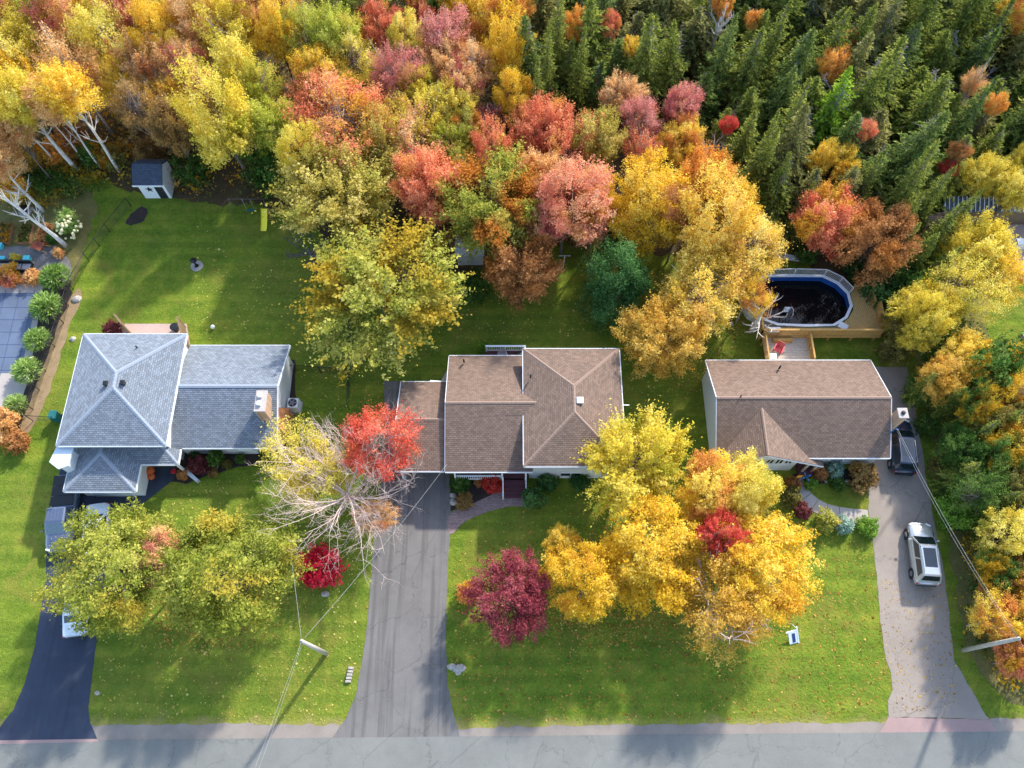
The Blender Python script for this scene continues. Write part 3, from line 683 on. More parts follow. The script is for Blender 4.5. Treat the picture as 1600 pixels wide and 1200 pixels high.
# cross gable
ra = W(1189.5, 634, 4.45); ya = y0 + (4.45 - e) / sl; xr = ra[0]
yf = W(1201.5, 712, 4.45)[1]; xl = 15.45; zl = 2.8; xq = W(1264, 715, 2.75)[0]; xe = W(1288, 729, 2.35)[0]; zs = (4.45 - 2.75) / (xq - xr); ze = 4.45 - zs * (xe - xr)
up = 0.045
rf = roof(H3, [[(xl, yf, zl + up), (xr, yf, 4.45 + up), (xr, ya + .05, 4.45 + up), (xl, y0 - .02, zl + up)],
             [(xr, yf, 4.45 + up), (xe, yf - .05, ze + up), (xe, y0 - .03, ze + up), (xq, y0 - .03, 2.75 + up), (xr, ya + .05, 4.45 + up)]], "shingle_brown", name="cross_gable_roof")
caps(rf, [((xr, yf, 4.45 + up), (xr, ya, 4.45 + up))], "cap_brown", 0.2)
fascia(H3, [(xl, yf, zl), (xr, yf, 4.45), (xe, yf - .05, ze)], closed=False, w=.05, h=.16)
xw1 = W(1236, 735, 0.3)[0]; yw = yf + .35
V = [(xl + .2, yw, 0), (xw1, yw, 0), (xw1, yw, 4.45 - zs * (xw1 - xr) - .12), (xr, yw, 4.3), (xl + .2, yw, 2.75)]
V += [(p[0], 20.12, p[2]) for p in V]
mesh_obj("front_gable_wall", V, [(0, 1, 2, 3, 4), (1, 6, 7, 2), (5, 0, 4, 9)], "siding_white", H3)
for i in range(4): window(H3, (xr + .1 + i * .72, yw - .012, 2.2), 0.56, 1.0, (0, -1))
box("porch_post", (xe - .25, yf + .15, ze / 2), (.13, .13, ze - .1), "deck_pale", H3); box("porch_post", (xe - 1.0, yf + .15, ze / 2 + .1), (.13, .13, ze), "deck_pale", H3)
v, f = prism_geo([(xw1 + .5, yf - .2), (xe - .1, yf - .2), (xe - .1, 20.1), (xw1 + .5, 20.1)], 0, .35); mesh_obj("porch_floor", v, f, "deck_maroon", H3)
beam("porch_brace", (xe - .4, yf + .1, .5), (xe + .1, yf + .1, 1.6), .1, .12, "bed_board", H3)
box("door", (xw1 + 1.1, 20.07, 1.3), (.95, .06, 2.0), "deck_maroon", H3)
pipe_vent(H3, W(1217, 576, 3.4), 0.5, .07); pipe_vent(H3, W(1157, 620, 4.75), 0.3, .05)
pc = W(1404, 640, 4.6)
ch = box("chimney", (28.75, 22.3, 2.55), (0.62, 0.7, 5.1), "brick_tan", H3); box("chimney_cap", (28.75, 22.3, 5.15), (.75, .82, .1), "concrete", ch, bev=.02); tube("flue", [(28.75, 22.3, 5.2), (28.75, 22.3, 5.32)], .15, "dark_metal", ch, 10)
tube("service_mast", [(28.25, 21.3, 2.0), (28.25, 21.3, 4.6), (28.35, 21.15, 4.75)], .05, "blue_plastic", H3, 8)
window(H3, (25.5, 20.09, 1.5), 2.0, 1.2, (0, -1))

# ------------------------------------------------------------ pool, decks
PZ = 1.3
def at(x, y, z): return W(x, y, z)
pcx, pcy = None, None
rim_px = [(1160, 448), (1195, 432), (1240, 431), (1286, 432), (1309, 443), (1325, 459), (1330, 478), (1322, 496), (1303, 508), (1260, 509), (1215, 507), (1196, 500), (1172, 486), (1163, 468)]
rim = [W(x, y, PZ)[:2] for x, y in rim_px]
pcx = sum(p[0] for p in rim) / len(rim); pcy = sum(p[1] for p in rim) / len(rim)
PL = thing("swimming_pool", (pcx, pcy, 0), "oval above-ground pool with blue liner, white rim and dark water", "pool")
nR = len(rim)
def ring(scale, z, pad=0.0):
    out = []
    for x, y in rim:
        d = math.hypot(x - pcx, y - pcy); k = (d + pad) / d
        out.append((pcx + (x - pcx) * k, pcy + (y - pcy) * k, z))
    return out
A, B = ring(1, 0), ring(1, PZ - .02); mesh_obj("pool_wall", A + B, [(i, (i + 1) % nR, nR + (i + 1) % nR, nR + i)[::-1] for i in range(nR)], "white_plastic", PL)
A, B = ring(1, .05, -.06), ring(1, PZ - .02, -.06); mesh_obj("liner", A + B, [(i, (i + 1) % nR, nR + (i + 1) % nR, nR + i) for i in range(nR)], "liner_blue", PL)
A, B = ring(1, PZ, .12), ring(1, PZ, -.12); A2, B2 = ring(1, PZ + .06, .12), ring(1, PZ + .06, -.12)
for i in range(nR):
    j = (i + 1) % nR
    mesh_obj("rim_rail", [A[i], A[j], B[j], B[i], A2[i], A2[j], B2[j], B2[i]], [(0, 1, 5, 4), (2, 3, 7, 6), (4, 5, 6, 7), (3, 2, 1, 0)], "white_plastic", PL)
mesh_obj("water", ring(1, .62, -.065), [tuple(range(nR))[::-1]], "water", PL)
for i in (1, 2, 3, 4):                               # raised safety-fence panels on the far rim
    a, b = Vector(ring(1, PZ + .06, .05)[i]), Vector(ring(1, PZ + .06, .05)[i + 1]); u = Vector((0, 0, .8))
    out = (Vector(((a.x + b.x) / 2 - pcx, (a.y + b.y) / 2 - pcy, 0))).normalized() * .12
    geos = [beam_geo(a, a + u + out, .05, .05), beam_geo(b, b + u + out, .05, .05), beam_geo(a + u + out, b + u + out, .06, .06), beam_geo(a + u * .1, b + u * .1, .06, .05)]
    k = int((b - a).length / .11)
    geos += [beam_geo(a + (b - a) * (s / k) + u * .1, a + (b - a) * (s / k) + u + out, .025, .02) for s in range(1, k)]
    v, f = join(*geos); mesh_obj("safety_panel", v, f, "white_plastic", PL)
lad = W(1229, 490, .8); geos = []
for s in (-.25, .25):
    geos.append(tube_geo([(lad[0] + s, lad[1] - .5, .3), (lad[0] + s, lad[1] - .5, 1.5), (lad[0] + s, lad[1] - .2, 1.75), (lad[0] + s, lad[1] + .25, 1.5), (lad[0] + s, lad[1] + .4, .2)], .035, 6))
geos += [box_geo((lad[0], lad[1] + .32, .35 + .28 * k), (.5, .16, .05)) for k in range(4)]
v, f = join(*geos); tag(mesh_obj("pool_ladder", v, f, "white_plastic"), "white plastic ladder standing in the above-ground pool", "ladder")

DZ = 1.25
DK = thing("pool_deck", (pcx + 2, pcy - 2, 0), "raised wooden deck with railing around the above-ground pool", "deck")
def dk(x, y): return W(x, y, DZ)[:2]
outer = [dk(1186, 500), dk(1188, 524), dk(1326, 524), dk(1366, 518), dk(1372, 516), dk(1362, 462), dk(1359, 455), dk(1330, 452)]
def board_floor(name, poly, z, step, mat, parent, ang=0.0, gap=.02, inner=None):
    """deck of single boards clipped to a polygon, joined as one part"""
    ca, sa = math.cos(ang), math.sin(ang)
    rot = [Vector((x * ca + y * sa, -x * sa + y * ca, 0)) for x, y in poly]
    lo, hi = min(p.y for p in rot), max(p.y for p in rot); geos = []
    k = 0
    while lo + k * step < hi:
        a_ = lo + k * step; q = clip(rot, lambda p: p.y, a_)
        if len(q) >= 3: q = clip(q, lambda p: -p.y, -(a_ + step - gap))
        if len(q) >= 3:
            pts = [(p.x * ca - p.y * sa, p.x * sa + p.y * ca) for p in q]
            geos.append(prism_geo(pts, z - .04, z + (k % 3) * .001))
        k += 1
    v, f = join(*geos); o = mesh_obj(name, v, f, mat, parent); o["kind"] = "stuff"; return o
# the deck wraps the near side and the east end of the pool (two convex pieces)
near = [dk(1186, 502), (rim[11][0] - .1, rim[11][1] - .14), (rim[9][0] + .1, rim[9][1] - .14), (rim[8][0] + .1, rim[8][1] - .16), dk(1326, 524), dk(1188, 524)]
ox0, ox1 = dk(1188, 524)[0], dk(1377, 524)[0]; oy0 = dk(1250, 524)[1]; oyn = rim[9][1] - .15; oyt = dk(1340, 455)[1]; rx = rim[6][0] + .14
board_floor("deck_boards", [(ox0, oy0), (ox1, oy0), (ox1, oyn), (ox0, oyn)], DZ, .15, "deck_wood", DK, ang=R(62))
board_floor("deck_boards", [(rim[8][0] + .25, oyn), (ox1, oyn), (ox1, oyt), (rim[5][0] + .25, oyt), (rx + .02, rim[6][1] + .3), (rx + .02, rim[6][1] - .3), (rim[7][0] + .25, rim[7][1])], DZ, .15, "deck_wood", DK, ang=R(62))
v, f = join(*[beam_geo((ox0, oy0 - .03, DZ - .2), (ox1, oy0 - .03, DZ - .2), .05, .3), beam_geo((ox1 + .03, oy0, DZ - .2), (ox1 + .03, oyt, DZ - .2), .05, .3), beam_geo((ox0 - .03, oy0, DZ - .2), (ox0 - .03, oyn + 1.6, DZ - .2), .05, .3)])
mesh_obj("joist", v, f, "deck_wood_rail", DK)
for x in np.linspace(ox0 + .2, ox1 - .2, 6): box("deck_post", (float(x), oy0 + .2, DZ / 2 - .1), (.13, .13, DZ - .2), "deck_wood_rail", DK)
for y in (oy0 + 2.2, oyt - .2): box("deck_post", (ox1 - .2, y, DZ / 2 - .1), (.13, .13, DZ - .2), "deck_wood_rail", DK)
def rail(parent, a, b, z, h=1.0, mat="deck_wood_rail", solid=False, gap=.13):
    a, b = Vector((a[0], a[1], z)), Vector((b[0], b[1], z)); L = (b - a).length; u = Vector((0, 0, 1))
    v, f = join(beam_geo(a + u * h, b + u * h, .14, .05), beam_geo(a + u * .12, b + u * .12, .06, .08), beam_geo(a + u * (h - .1), b + u * (h - .1), .06, .08))
    mesh_obj("handrail", v, f, mat, parent)
    k = max(2, int(L / gap)); w = gap * (.93 if solid else .42)
    v, f = join(*[beam_geo(a + (b - a) * ((s + .5) / k) + u * .06, a + (b - a) * ((s + .5) / k) + u * (h - .03), w, .035) for s in range(k)])
    d = (b - a).normalized()
    geos = []
    for s in range(k):
        p = a + (b - a) * ((s + .5) / k); geos.append(box_geo((p.x, p.y, z + h / 2), (w, .03, h - .12), math.atan2(d.y, d.x)))
    v, f = join(*geos); o = mesh_obj("balusters", v, f, mat, parent); o["kind"] = "stuff"
    for s in range(int(L / 1.9) + 2):
        p = a + (b - a) * (s / (int(L / 1.9) + 1)); box("rail_post", (p.x, p.y, z + h / 2), (.1, .1, h), mat, parent)
rail(DK, (ox0 + 3.1, oy0), (ox1, oy0), DZ, 1.0, solid=True); rail(DK, (ox0, oy0), (ox0 + 2.9, oy0), DZ, 1.0)
rail(DK, (ox1, oy0), (ox1, oy0 + 2.6), DZ, 1.1, solid=True); rail(DK, (ox1 - .35, oy0 + 2.7), (ox1 - .35, oyt), DZ, 1.0)
rail(DK, (ox1 - .35, oyt), (rim[5][0] + .3, oyt), DZ, .95); rail(DK, (ox0, oy0), (ox0, oyn + 1.3), DZ, 1.0, solid=True)
hm = W(1317, 510, DZ + .05); v, f = join(box_geo((hm[0], hm[1], DZ + .09), (.75, .6, .14), R(-35), .03), *[beam_geo((hm[0] - .28 + .12 * k, hm[1] - .2, DZ + .17), (hm[0] - .1 + .12 * k, hm[1] + .2, DZ + .17), .04, .02) for k in range(4)])
tag(mesh_obj("step_mat", v, f, "white_plastic"), "white moulded step lying on pool deck corner", "step")
bx_ = W(1208, 517, DZ + .2); v, f = join(box_geo((bx_[0], bx_[1], DZ + .2), (1.1, .45, .38), 0, .04), box_geo((bx_[0], bx_[1], DZ + .41), (1.16, .5, .06), 0, .02)); tag(mesh_obj("storage_box", v, f, "white_plastic"), "low white storage box on the pool deck", "box")
# house deck
HD = thing("house_deck", (W(1230, 552, .9)[0], 28.6, 0), "pale wooden deck behind bungalow joined to the pool deck", "deck")
hx0, hx1 = W(1194, 552, .9)[0], W(1264, 552, .9)[0]; hy1 = oy0 - .08
board_floor("deck_boards", [(hx0, 27.3), (hx1, 27.3), (hx1, hy1), (hx0, hy1)], .95, .15, "deck_pale", HD)
rail(HD, (hx0, hy1), (hx0, 27.5), .95, 1.0); rail(HD, (hx1, hy1), (hx1, 28.4), .95, 1.0); rail(HD, (hx1, 28.4), (hx1 + .9, 27.6), .5, 1.0)
for x in (hx0 + .15, hx1 - .15): box("deck_post", (x, hy1 - .2, .45), (.13, .13, .9), "deck_wood_rail", HD)
for k in range(3): box("step", (hx0 + 1.6, hy1 - .25 - .02 * k, 1.0 + .1 * k), (1.6, .5 - .14 * k, .1), "deck_wood_rail", HD)
def lawn_chair(loc, rz, mat, label, group=None):
    t = thing("chair", loc, label, "chair", group, rz)
    box("seat", (0, 0, .38), (.55, .5, .06), mat, t, bev=.02, world=False)
    v, f = join(*[beam_geo((-.22 + k * .11, -.24, .42), (-.24 + k * .12, -.42, .98), .09, .025) for k in range(5)]); mesh_obj("backrest", v, f, mat, t, world=False)
    for s in (-1, 1):
        box("armrest", (s * .33, .0, .6), (.1, .6, .04), mat, t, world=False)
        for y in (-.22, .24): box("leg", (s * .3, y, .3), (.06, .06, .6), mat, t, world=False)
    return t
pch = W(1214, 549, .97); lawn_chair((pch[0], pch[1], .955), R(150), "red_plastic", "red lawn chair on the pale deck behind bungalow")
pw = W(1206, 560, 1.0); v, f = join(box_geo((pw[0], pw[1], 1.42), (.55, .55, .04), 0, .015), *[box_geo((pw[0] + sx * .22, pw[1] + sy * .22, 1.18), (.05, .05, .45)) for sx in (-1, 1) for sy in (-1, 1)])
tag(mesh_obj("side_table", v, f, "white_plastic"), "small white table beside the red chair on the deck", "table")

# ------------------------------------------------------------ vehicles
def car(name, loc, rz, paint, label, L=4.6, Wd=1.86, Ht=1.68, cat="car", kind="suv", roofglass=False, group=None):
    t = thing(name, loc, label, cat, group, rz)
    hw = Wd / 2; hl = L / 2; zb = .3; belt = Ht * .6
    st = [(-hl, .78, .55, belt - .12), (-hl + .12, .93, .34, belt - .02), (-hl + .6, 1.0, .27, belt), (0, 1.0, .26, belt), (hl - 1.15, .99, .27, belt - .02), (hl - .5, .95, .28, belt - .1), (hl - .14, .84, .34, belt - .24), (hl, .62, .46, belt - .38)]
    V, F = [], []
    for y, k, z0, z1 in st:
        w = hw * k
        prof = [(-w * .92, z0), (-w, z0 + (z1 - z0) * .35), (-w * .985, z0 + (z1 - z0) * .72), (-w * .9, z1 - .015), (-w * .5, z1 + .03), (0, z1 + .045)]
        prof += [(-x, z) for x, z in prof[::-1][1:]]
        V += [(x, y, z) for x, z in prof]
    m_ = 11
    for i in range(len(st) - 1):
        for k in range(m_ - 1): F.append((i * m_ + k, i * m_ + k + 1, (i + 1) * m_ + k + 1, (i + 1) * m_ + k))
        F.append((i * m_ + m_ - 1, i * m_, (i + 1) * m_, (i + 1) * m_ + m_ - 1))
    F.append(tuple(range(m_))); F.append(tuple(range((len(st) - 1) * m_ + m_ - 1, (len(st) - 1) * m_ - 1, -1)))
    F = [tuple(reversed(f)) for f in F]
    body = mesh_obj("body", V, F, paint, t, False, True)
    if kind == "pickup": yb0, yt0, yt1, yb1 = -.35, -.15, 1.0, 1.75
    elif kind == "sedan": yb0, yt0, yt1, yb1 = -hl + .75, -hl + 1.45, .35, 1.15
    else: yb0, yt0, yt1, yb1 = -hl + .12, -hl + .5, .45, 1.25
    wb, wt = hw * .9, hw * .7; zt = Ht
    lo = [(-wb, yb0, belt - .01), (wb, yb0, belt - .01), (wb, yb1, belt - .05), (-wb, yb1, belt - .05)]
    hi = [(-wt, yt0, zt - .06), (wt, yt0, zt - .06), (wt, yt1, zt - .06), (-wt, yt1, zt - .06)]
    tp = [(x * .86, y0 + (.1 if y0 < 0.1 else -.1), zt) for (x, y0, z) in hi]
    V = lo + hi + tp; F = []
    for k in range(2):
        for i in range(4): F.append((k * 4 + i, k * 4 + (i + 1) % 4, k * 4 + 4 + (i + 1) % 4, k * 4 + 4 + i))
    F.append((8, 9, 10, 11)); mesh_obj("cabin", V, F, paint, t, False)
    def pane(nm, a, b, c_, d_, u0, u1, v0, v1, mat="car_glass", off=.008):
        a, b, c_, d_ = (Vector(q) for q in (a, b, c_, d_))
        g = lambda u, v: (a * (1 - u) + b * u) * (1 - v) + (d_ * (1 - u) + c_ * u) * v
        q = [g(u0, v0), g(u1, v0), g(u1, v1), g(u0, v1)]; nr = (q[1] - q[0]).cross(q[2] - q[0]).normalized() * off
        mesh_obj(nm, [tuple(p + nr) for p in q], [(0, 1, 2, 3)], mat, t, False)
    pane("windshield", lo[2], lo[3], hi[3], hi[2], .05, .95, .08, .95, "car_glass" if kind != "pickup" else "pale_glass"); pane("rear_window", lo[0], lo[1], hi[1], hi[0], .08, .92, .3, .92)
    for (a, b, c_, d_) in ((lo[1], lo[2], hi[2], hi[1]), (lo[3], lo[0], hi[0], hi[3])):
        pane("side_window", a, b, c_, d_, .06, .46, .16, .9); pane("side_window", a, b, c_, d_, .5, .9, .16, .9)
    if roofglass: pane("sunroof", tp[0], tp[1], tp[2], tp[3], .1, .9, .25, .92)
    if kind == "suv":
        for s in (-1, 1): tube("roof_rail", [(s * wt * .9, yt0 + .15, zt - .01), (s * wt * .9, yt0 + .3, zt + .05), (s * wt * .9, yt1 - .3, zt + .05), (s * wt * .9, yt1 - .15, zt - .01)], .025, "chrome", t, 6, False)
    for s in (-1, 1):
        mi = box("mirror", (s * (hw + .1), yb1 - .35, belt + .06), (.2, .12, .15), paint, t, bev=.03, world=False)
        for y in (.3, -.72): beam("door_seam", (s * hw * 1.004, y, .5), (s * hw * .93, y, belt - .03), .012, .012, "black_plastic", t, False)
        box("headlight", (s * hw * .66, hl - .2, belt - .27), (.36, .2, .14), "lamp_clear", t, rz=-s * R(22), bev=.03, world=False)
        box("taillight", (s * hw * .78, -hl + .07, belt - .2), (.22, .1, .26), "lamp_red", t, bev=.02, world=False)
        for y in (hl - .88, -hl + .85):
            x = s * (hw - .11); wh, rad = None, .35
            v, f = tube_geo([(x - .12, y, rad), (x - .1, y, rad), (x + .1, y, rad), (x + .12, y, rad)], [rad - .04, rad, rad, rad - .04], 18); wh = mesh_obj("wheel", v, f, "tyre", t, False, False)
            ox = x + s * .125
            geos = [tube_geo([(ox - s * .02, y, rad), (ox, y, rad)], [.21, .2], 14)]
            v, f = join(*geos); mesh_obj("rim", v, f, "chrome", wh, False)
            v, f = tube_geo([(s * (hw * .955), y, rad + .02), (s * (hw * 1.012), y, rad + .02)], [.43, .43], 18); mesh_obj("wheel_arch", v, f, "black_plastic", t, False)
    box("bumper", (0, -hl + .03, .48), (Wd * .74, .12, .2), "black_plastic", t, bev=.04, world=False)
    box("grille", (0, hl - .06, .58), (Wd * .42, .14, .18), "black_plastic", t, bev=.03, world=False)
    if kind == "pickup":
        yc0, yc1 = -hl + .1, yb0 - .08
        for k in range(3):
            a = yc0 + (yc1 - yc0) * k / 3; b = yc0 + (yc1 - yc0) * (k + 1) / 3
            box("bed_cover", (0, (a + b) / 2, belt + .07), (Wd * .86, b - a - .03, .05), "black_plastic", t, bev=.015, world=False)
        for k in range(5): box("roof_rib", (-wt * .7 + k * wt * .35, (yt0 + yt1) / 2, zt + .012), (.05, yt1 - yt0 - .35, .025), paint, t, bev=.01, world=False)
        for s in (-1, 1): tube("hood_crease", [(s * .35, hl - .6, belt + .0), (s * .42, yb1 + .1, belt + .045)], .02, paint, t, 6, False)
    return t
def car_at(name, front, back, z, **k):
    a, b = W(*front, z), W(*back, z); rz = math.atan2(-(a[0] - b[0]), a[1] - b[1])
    return car(name, ((a[0] + b[0]) / 2, (a[1] + b[1]) / 2, .016), rz, **k)
car_at("parked_car", (1437, 818), (1450, 912), .8, paint="paint_silver", label="silver SUV with dark sunroof parked alone on long driveway", roofglass=True, L=4.65)
car_at("parked_car", (1405, 657), (1414, 736), .8, paint="paint_black", label="black SUV with roof rails parked beside the bungalow's chimney", roofglass=True, L=4.6)
car_at("pickup_truck", (88, 862), (106, 742), .9, paint="paint_slate", label="slate grey pickup truck with black bed cover parked nose to street", L=5.9, Wd=2.0, Ht=1.85, cat="truck", kind="pickup")
car_at("parked_car", (146, 878), (152, 788), .8, paint="paint_white", label="pale car in front of garage, mostly under yellow-green maple", L=4.5, Ht=1.5, kind="sedan")
car_at("parked_car", (125, 905), (117, 984), .8, paint="paint_white", label="white car nearer the road, half covered by maple leaves", L=4.5, Ht=1.5, kind="sedan")

# ------------------------------------------------------------ shed, play things, yard things
a, b = W(228, 313, 0), W(268.5, 310.5, 0)
SH = thing("garden_shed", ((a[0] + b[0]) / 2, a[1] + 1.2, 0), "small white shed with black star and dark door at wood edge", "shed")
sx0, sx1 = a[0] - .05, b[0]; sy0, sy1 = b[1] + .05, b[1] + 2.5; ev = 2.15
gable_walls("wall", sx0, sx1, sy0, sy1, ev, ev + .75, SH, "white_trim", (sy0 + sy1) / 2 + .2)
ym = (sy0 + sy1) / 2 + .2
roof(SH, [[(sx0 - .25, sy0 - .25, ev), (sx1 + .02, sy0 - .25, ev), (sx1 + .02, ym, ev + .9), (sx0 - .25, ym, ev + .9)], [(sx1 + .02, sy1 + .2, ev), (sx0 - .25, sy1 + .2, ev), (sx0 - .25, ym, ev + .9), (sx1 + .02, ym, ev + .9)]], "shingle_dark", thick=.1)
beam("fascia", (sx0 - .28, sy0 - .29, ev - .05), (sx1 + .05, sy0 - .29, ev - .05), .05, .16, "white_trim", SH)
box("door", (sx1 - .62, sy0 - .03, 1.0), (.72, .05, 1.85), "star_black", SH)
sp = []
for k in range(10):
    q = R(90 + 36 * k); r_ = .36 if k % 2 == 0 else .14; sp.append((sx0 + .85 + r_ * math.cos(q), r_ * math.sin(q) + 1.3))
V = [(x, sy0 - .01, z) for x, z in sp] + [(x, sy0 - .045, z) for x, z in sp]
mesh_obj("star", V, [tuple(range(19, 9, -1))[::-1]] + [(i, (i + 1) % 10, 10 + (i + 1) % 10, 10 + i) for i in range(10)], "star_black", SH)
# slide
sl0 = W(412, 324, 2.2); sl1 = W(412, 361, .25)
PS = thing("playground_slide", (sl1[0], sl1[1], 0), "bright yellow playground slide under the maples by lawn", "slide")
V, F = [], []
for k in range(9):
    t_ = k / 8; y = sl0[1] + (sl1[1] - sl0[1]) * t_; z = 1.75 * (1 - t_) ** 1.25 + .25; x = sl0[0] + (sl1[0] - sl0[0]) * t_
    V += [(x - .28, y, z + .14), (x - .22, y, z), (x + .22, y, z), (x + .28, y, z + .14)]
for k in range(8):
    for i in range(3): F.append((k * 4 + i, k * 4 + i + 1, k * 4 + 5 + i, k * 4 + 4 + i))
mesh_obj("chute", V, F, "slide_yellow", PS)
for s in (-.3, .3): tube("leg", [(sl0[0] + s, sl0[1] + .1, 0), (sl0[0] + s, sl0[1], 2.0)], .05, "deck_wood_rail", PS)
geos = [beam_geo((sl0[0] - .3, sl0[1] + .1, .3 * k), (sl0[0] + .3, sl0[1] + .1, .3 * k), .06, .04) for k in range(1, 7)]; v, f = join(*geos); mesh_obj("rung", v, f, "deck_wood_rail", PS)
a = W(368, 342, 0); SW = thing("swing_frame", a, "thin pale metal swing frame at lawn edge under trees", "swing")
tube("leg", [a, (a[0] - .1, a[1] + .6, 2.1)], .024, "bark_grey", SW); tube("crossbar", [(a[0] - .1, a[1] + .6, 2.1), (a[0] + 3.0, a[1] + .6, 2.1)], .024, "bark_grey", SW)
tube("leg", [(a[0] + 3.0, a[1], 0), (a[0] + 3.0, a[1] + .6, 2.1)], .024, "bark_grey", SW); tube("leg", [(a[0], a[1] + 1.3, 0), (a[0] - .1, a[1] + .6, 2.1)], .024, "bark_grey", SW)
for s in (1.1, 1.8): tube("rope", [(a[0] + s, a[1] + .6, 2.1), (a[0] + s, a[1] + .6, .5)], .02, "wire", SW, 4)
box("swing_seat", (a[0] + 1.45, a[1] + .6, .48), (.8, .22, .05), "green_plastic", SW)
# statue on stone base on the lawn
a = W(308, 416, 0); BB = thing("bird_bath", a, "dark garden ornament on round stone base in back lawn", "ornament")
tube("base", [(a[0], a[1], 0), (a[0], a[1], .08), (a[0], a[1], .1)], [.55, .55, .48], "bird_stone", BB, 14, smooth=False)
tube("stand", [(a[0], a[1], .1), (a[0], a[1], .3), (a[0] - .03, a[1], .6), (a[0], a[1], .8)], [.2, .09, .07, .1], "dark_metal", BB, 10)
tube("bowl", [(a[0], a[1], .8), (a[0], a[1], .86), (a[0], a[1], .92)], [.1, .26, .3], "dark_metal", BB, 12)
def lathe(name, p, prof, mat, label, cat, group=None, sides=12):
    v, f = tube_geo([(p[0], p[1], p[2] + z) for r_, z in prof], [r_ for r_, z in prof], sides); return tag(mesh_obj(name, v, f, mat, None, True, True), label, cat, group)
a = W(334, 513, 0); lathe("lawn_lantern", a, [(.1, 0), (.08, .12), (.17, .2), (.19, .32), (.12, .4), (.04, .46)], "white_plastic", "small white garden lantern on lawn behind slate-roofed house", "lantern")
a = W(1141, 508, 0); lathe("toy_ball", a, [(.02, 0), (.14, .05), (.22, .2), (.2, .3), (.12, .39), (.02, .43)], "blue_plastic", "blue ball on lawn beside the pool deck", "ball")
a = W(40, 330, 0)
FP = thing("fire_pit", a, "round black fire pit on stone ring in rough grass", "fire pit")
tube("stone_ring", [(a[0], a[1], 0), (a[0], a[1], .14), (a[0], a[1], .15)], [.6, .6, .42], "rock", FP, 14, smooth=False); tube("bowl", [(a[0], a[1], .15), (a[0], a[1], .45), (a[0], a[1], .44), (a[0], a[1], .3)], [.3, .45, .42, .25], "dark_metal", FP, 14)
# patio screens behind slate-roofed house
def screen(p0, p1, h, label, n_=6):
    a, b = Vector(W(*p0, 0)), Vector(W(*p1, 0)); t = thing("privacy_screen", a, label, "fence panel")
    d = (b - a) / n_; ang = math.atan2(d.y, d.x)
    for k in range(n_):
        q = a + d * (k + .5); box("plank", (q.x, q.y, h / 2 + .05), (d.length - .02, .035, h - .1), "fence_wood", t, rz=ang)
    for q in (a, b): box("post", (q.x, q.y, h / 2 + .03), (.11, .11, h + .08), "fence_wood", t)
    box("top_rail", ((a.x + b.x) / 2, (a.y + b.y) / 2, h + .06), ((b - a).length + .1, .13, .05), "fence_wood", t, rz=ang)
screen((205, 522), (194, 508), 1.8, "short wooden privacy screen beside purple shrub on the patio", 5)
screen((298, 545), (290, 512), 1.8, "tall wooden privacy screen at patio corner by wing roof", 10)
a = W(276, 515, 0); lathe("patio_planter", a, [(.25, 0), (.36, .5), (.38, .55), (.3, .56)], "dark_metal", "dark planter pot beside tall privacy screen on patio", "planter")
# heat pump
a = W(462, 637, 0); HP = thing("heat_pump", a, "white outdoor heat pump unit beside chimney wall", "heat pump")
box("casing", (a[0], a[1], .55), (.85, .85, .95), "white_plastic", HP, bev=.05); box("pad", (a[0], a[1], .04), (1.05, 1.0, .08), "concrete", HP)
tube("fan_ring", [(a[0], a[1], 1.03), (a[0], a[1], 1.06)], .34, "dark_metal", HP, 18, smooth=False)
for k in range(5): q = R(72 * k); beam("fan_blade", (a[0], a[1], 1.075), (a[0] + .28 * math.cos(q), a[1] + .28 * math.sin(q), 1.075), .1, .015, "cushion", HP)
a = W(92, 655, 0); GB = thing("wheeled_bin", a, "dark green wheeled bin beside slate-roofed house corner", "bin"); box("bin_body", (a[0], a[1], .5), (.55, .6, .95), "green_plastic", GB, bev=.05); box("lid", (a[0], a[1], 1.02), (.62, .7, .08), "green_plastic", GB, bev=.03)
for s in (-.28, .28): v, f = tube_geo([(a[0] + s - .03, a[1] + .25, .13), (a[0] + s + .03, a[1] + .25, .13)], .12, 10); mesh_obj("wheel", v, f, "tyre", GB)
for (x, y, r_, lb) in ((233, 735, .42, "big orange pumpkin on dark porch floor"), (236, 744, .3, "smaller orange pumpkin in front of the big one on porch")):
    a = W(x, y, r_); PK = thing("pumpkin", (a[0], a[1], .02), lb, "pumpkin")
    V, F = [], []
    for i in range(9):
        th = math.pi * i / 8
        for k in range(24):
            ph = 2 * math.pi * k / 24; rr = r_ * (math.sin(th) ** .8 if 0 < i < 8 else .02) * (1 - .1 * abs(math.sin(ph * 4)))
            V.append((a[0] + rr * math.cos(ph), a[1] + rr * math.sin(ph), .02 + r_ * .78 * (1 - math.cos(th))))
    for i in range(8):
        for k in range(24): F.append((i * 24 + k, i * 24 + (k + 1) % 24, (i + 1) * 24 + (k + 1) % 24, (i + 1) * 24 + k))
    mesh_obj("flesh", V, F, "pumpkin", PK, smooth=True); tube("stalk", [(a[0], a[1], r_ * 1.5), (a[0] + .04, a[1], r_ * 1.5 + .16)], [.05, .03], "stem", PK)
a = W(272, 737, .2); lathe("flower_pot", a[:2] + (0.02,), [(.12, 0), (.2, .3), (.22, .34), (.14, .34)], "red_plastic", "red flower pot beside porch wing wall", "pot")
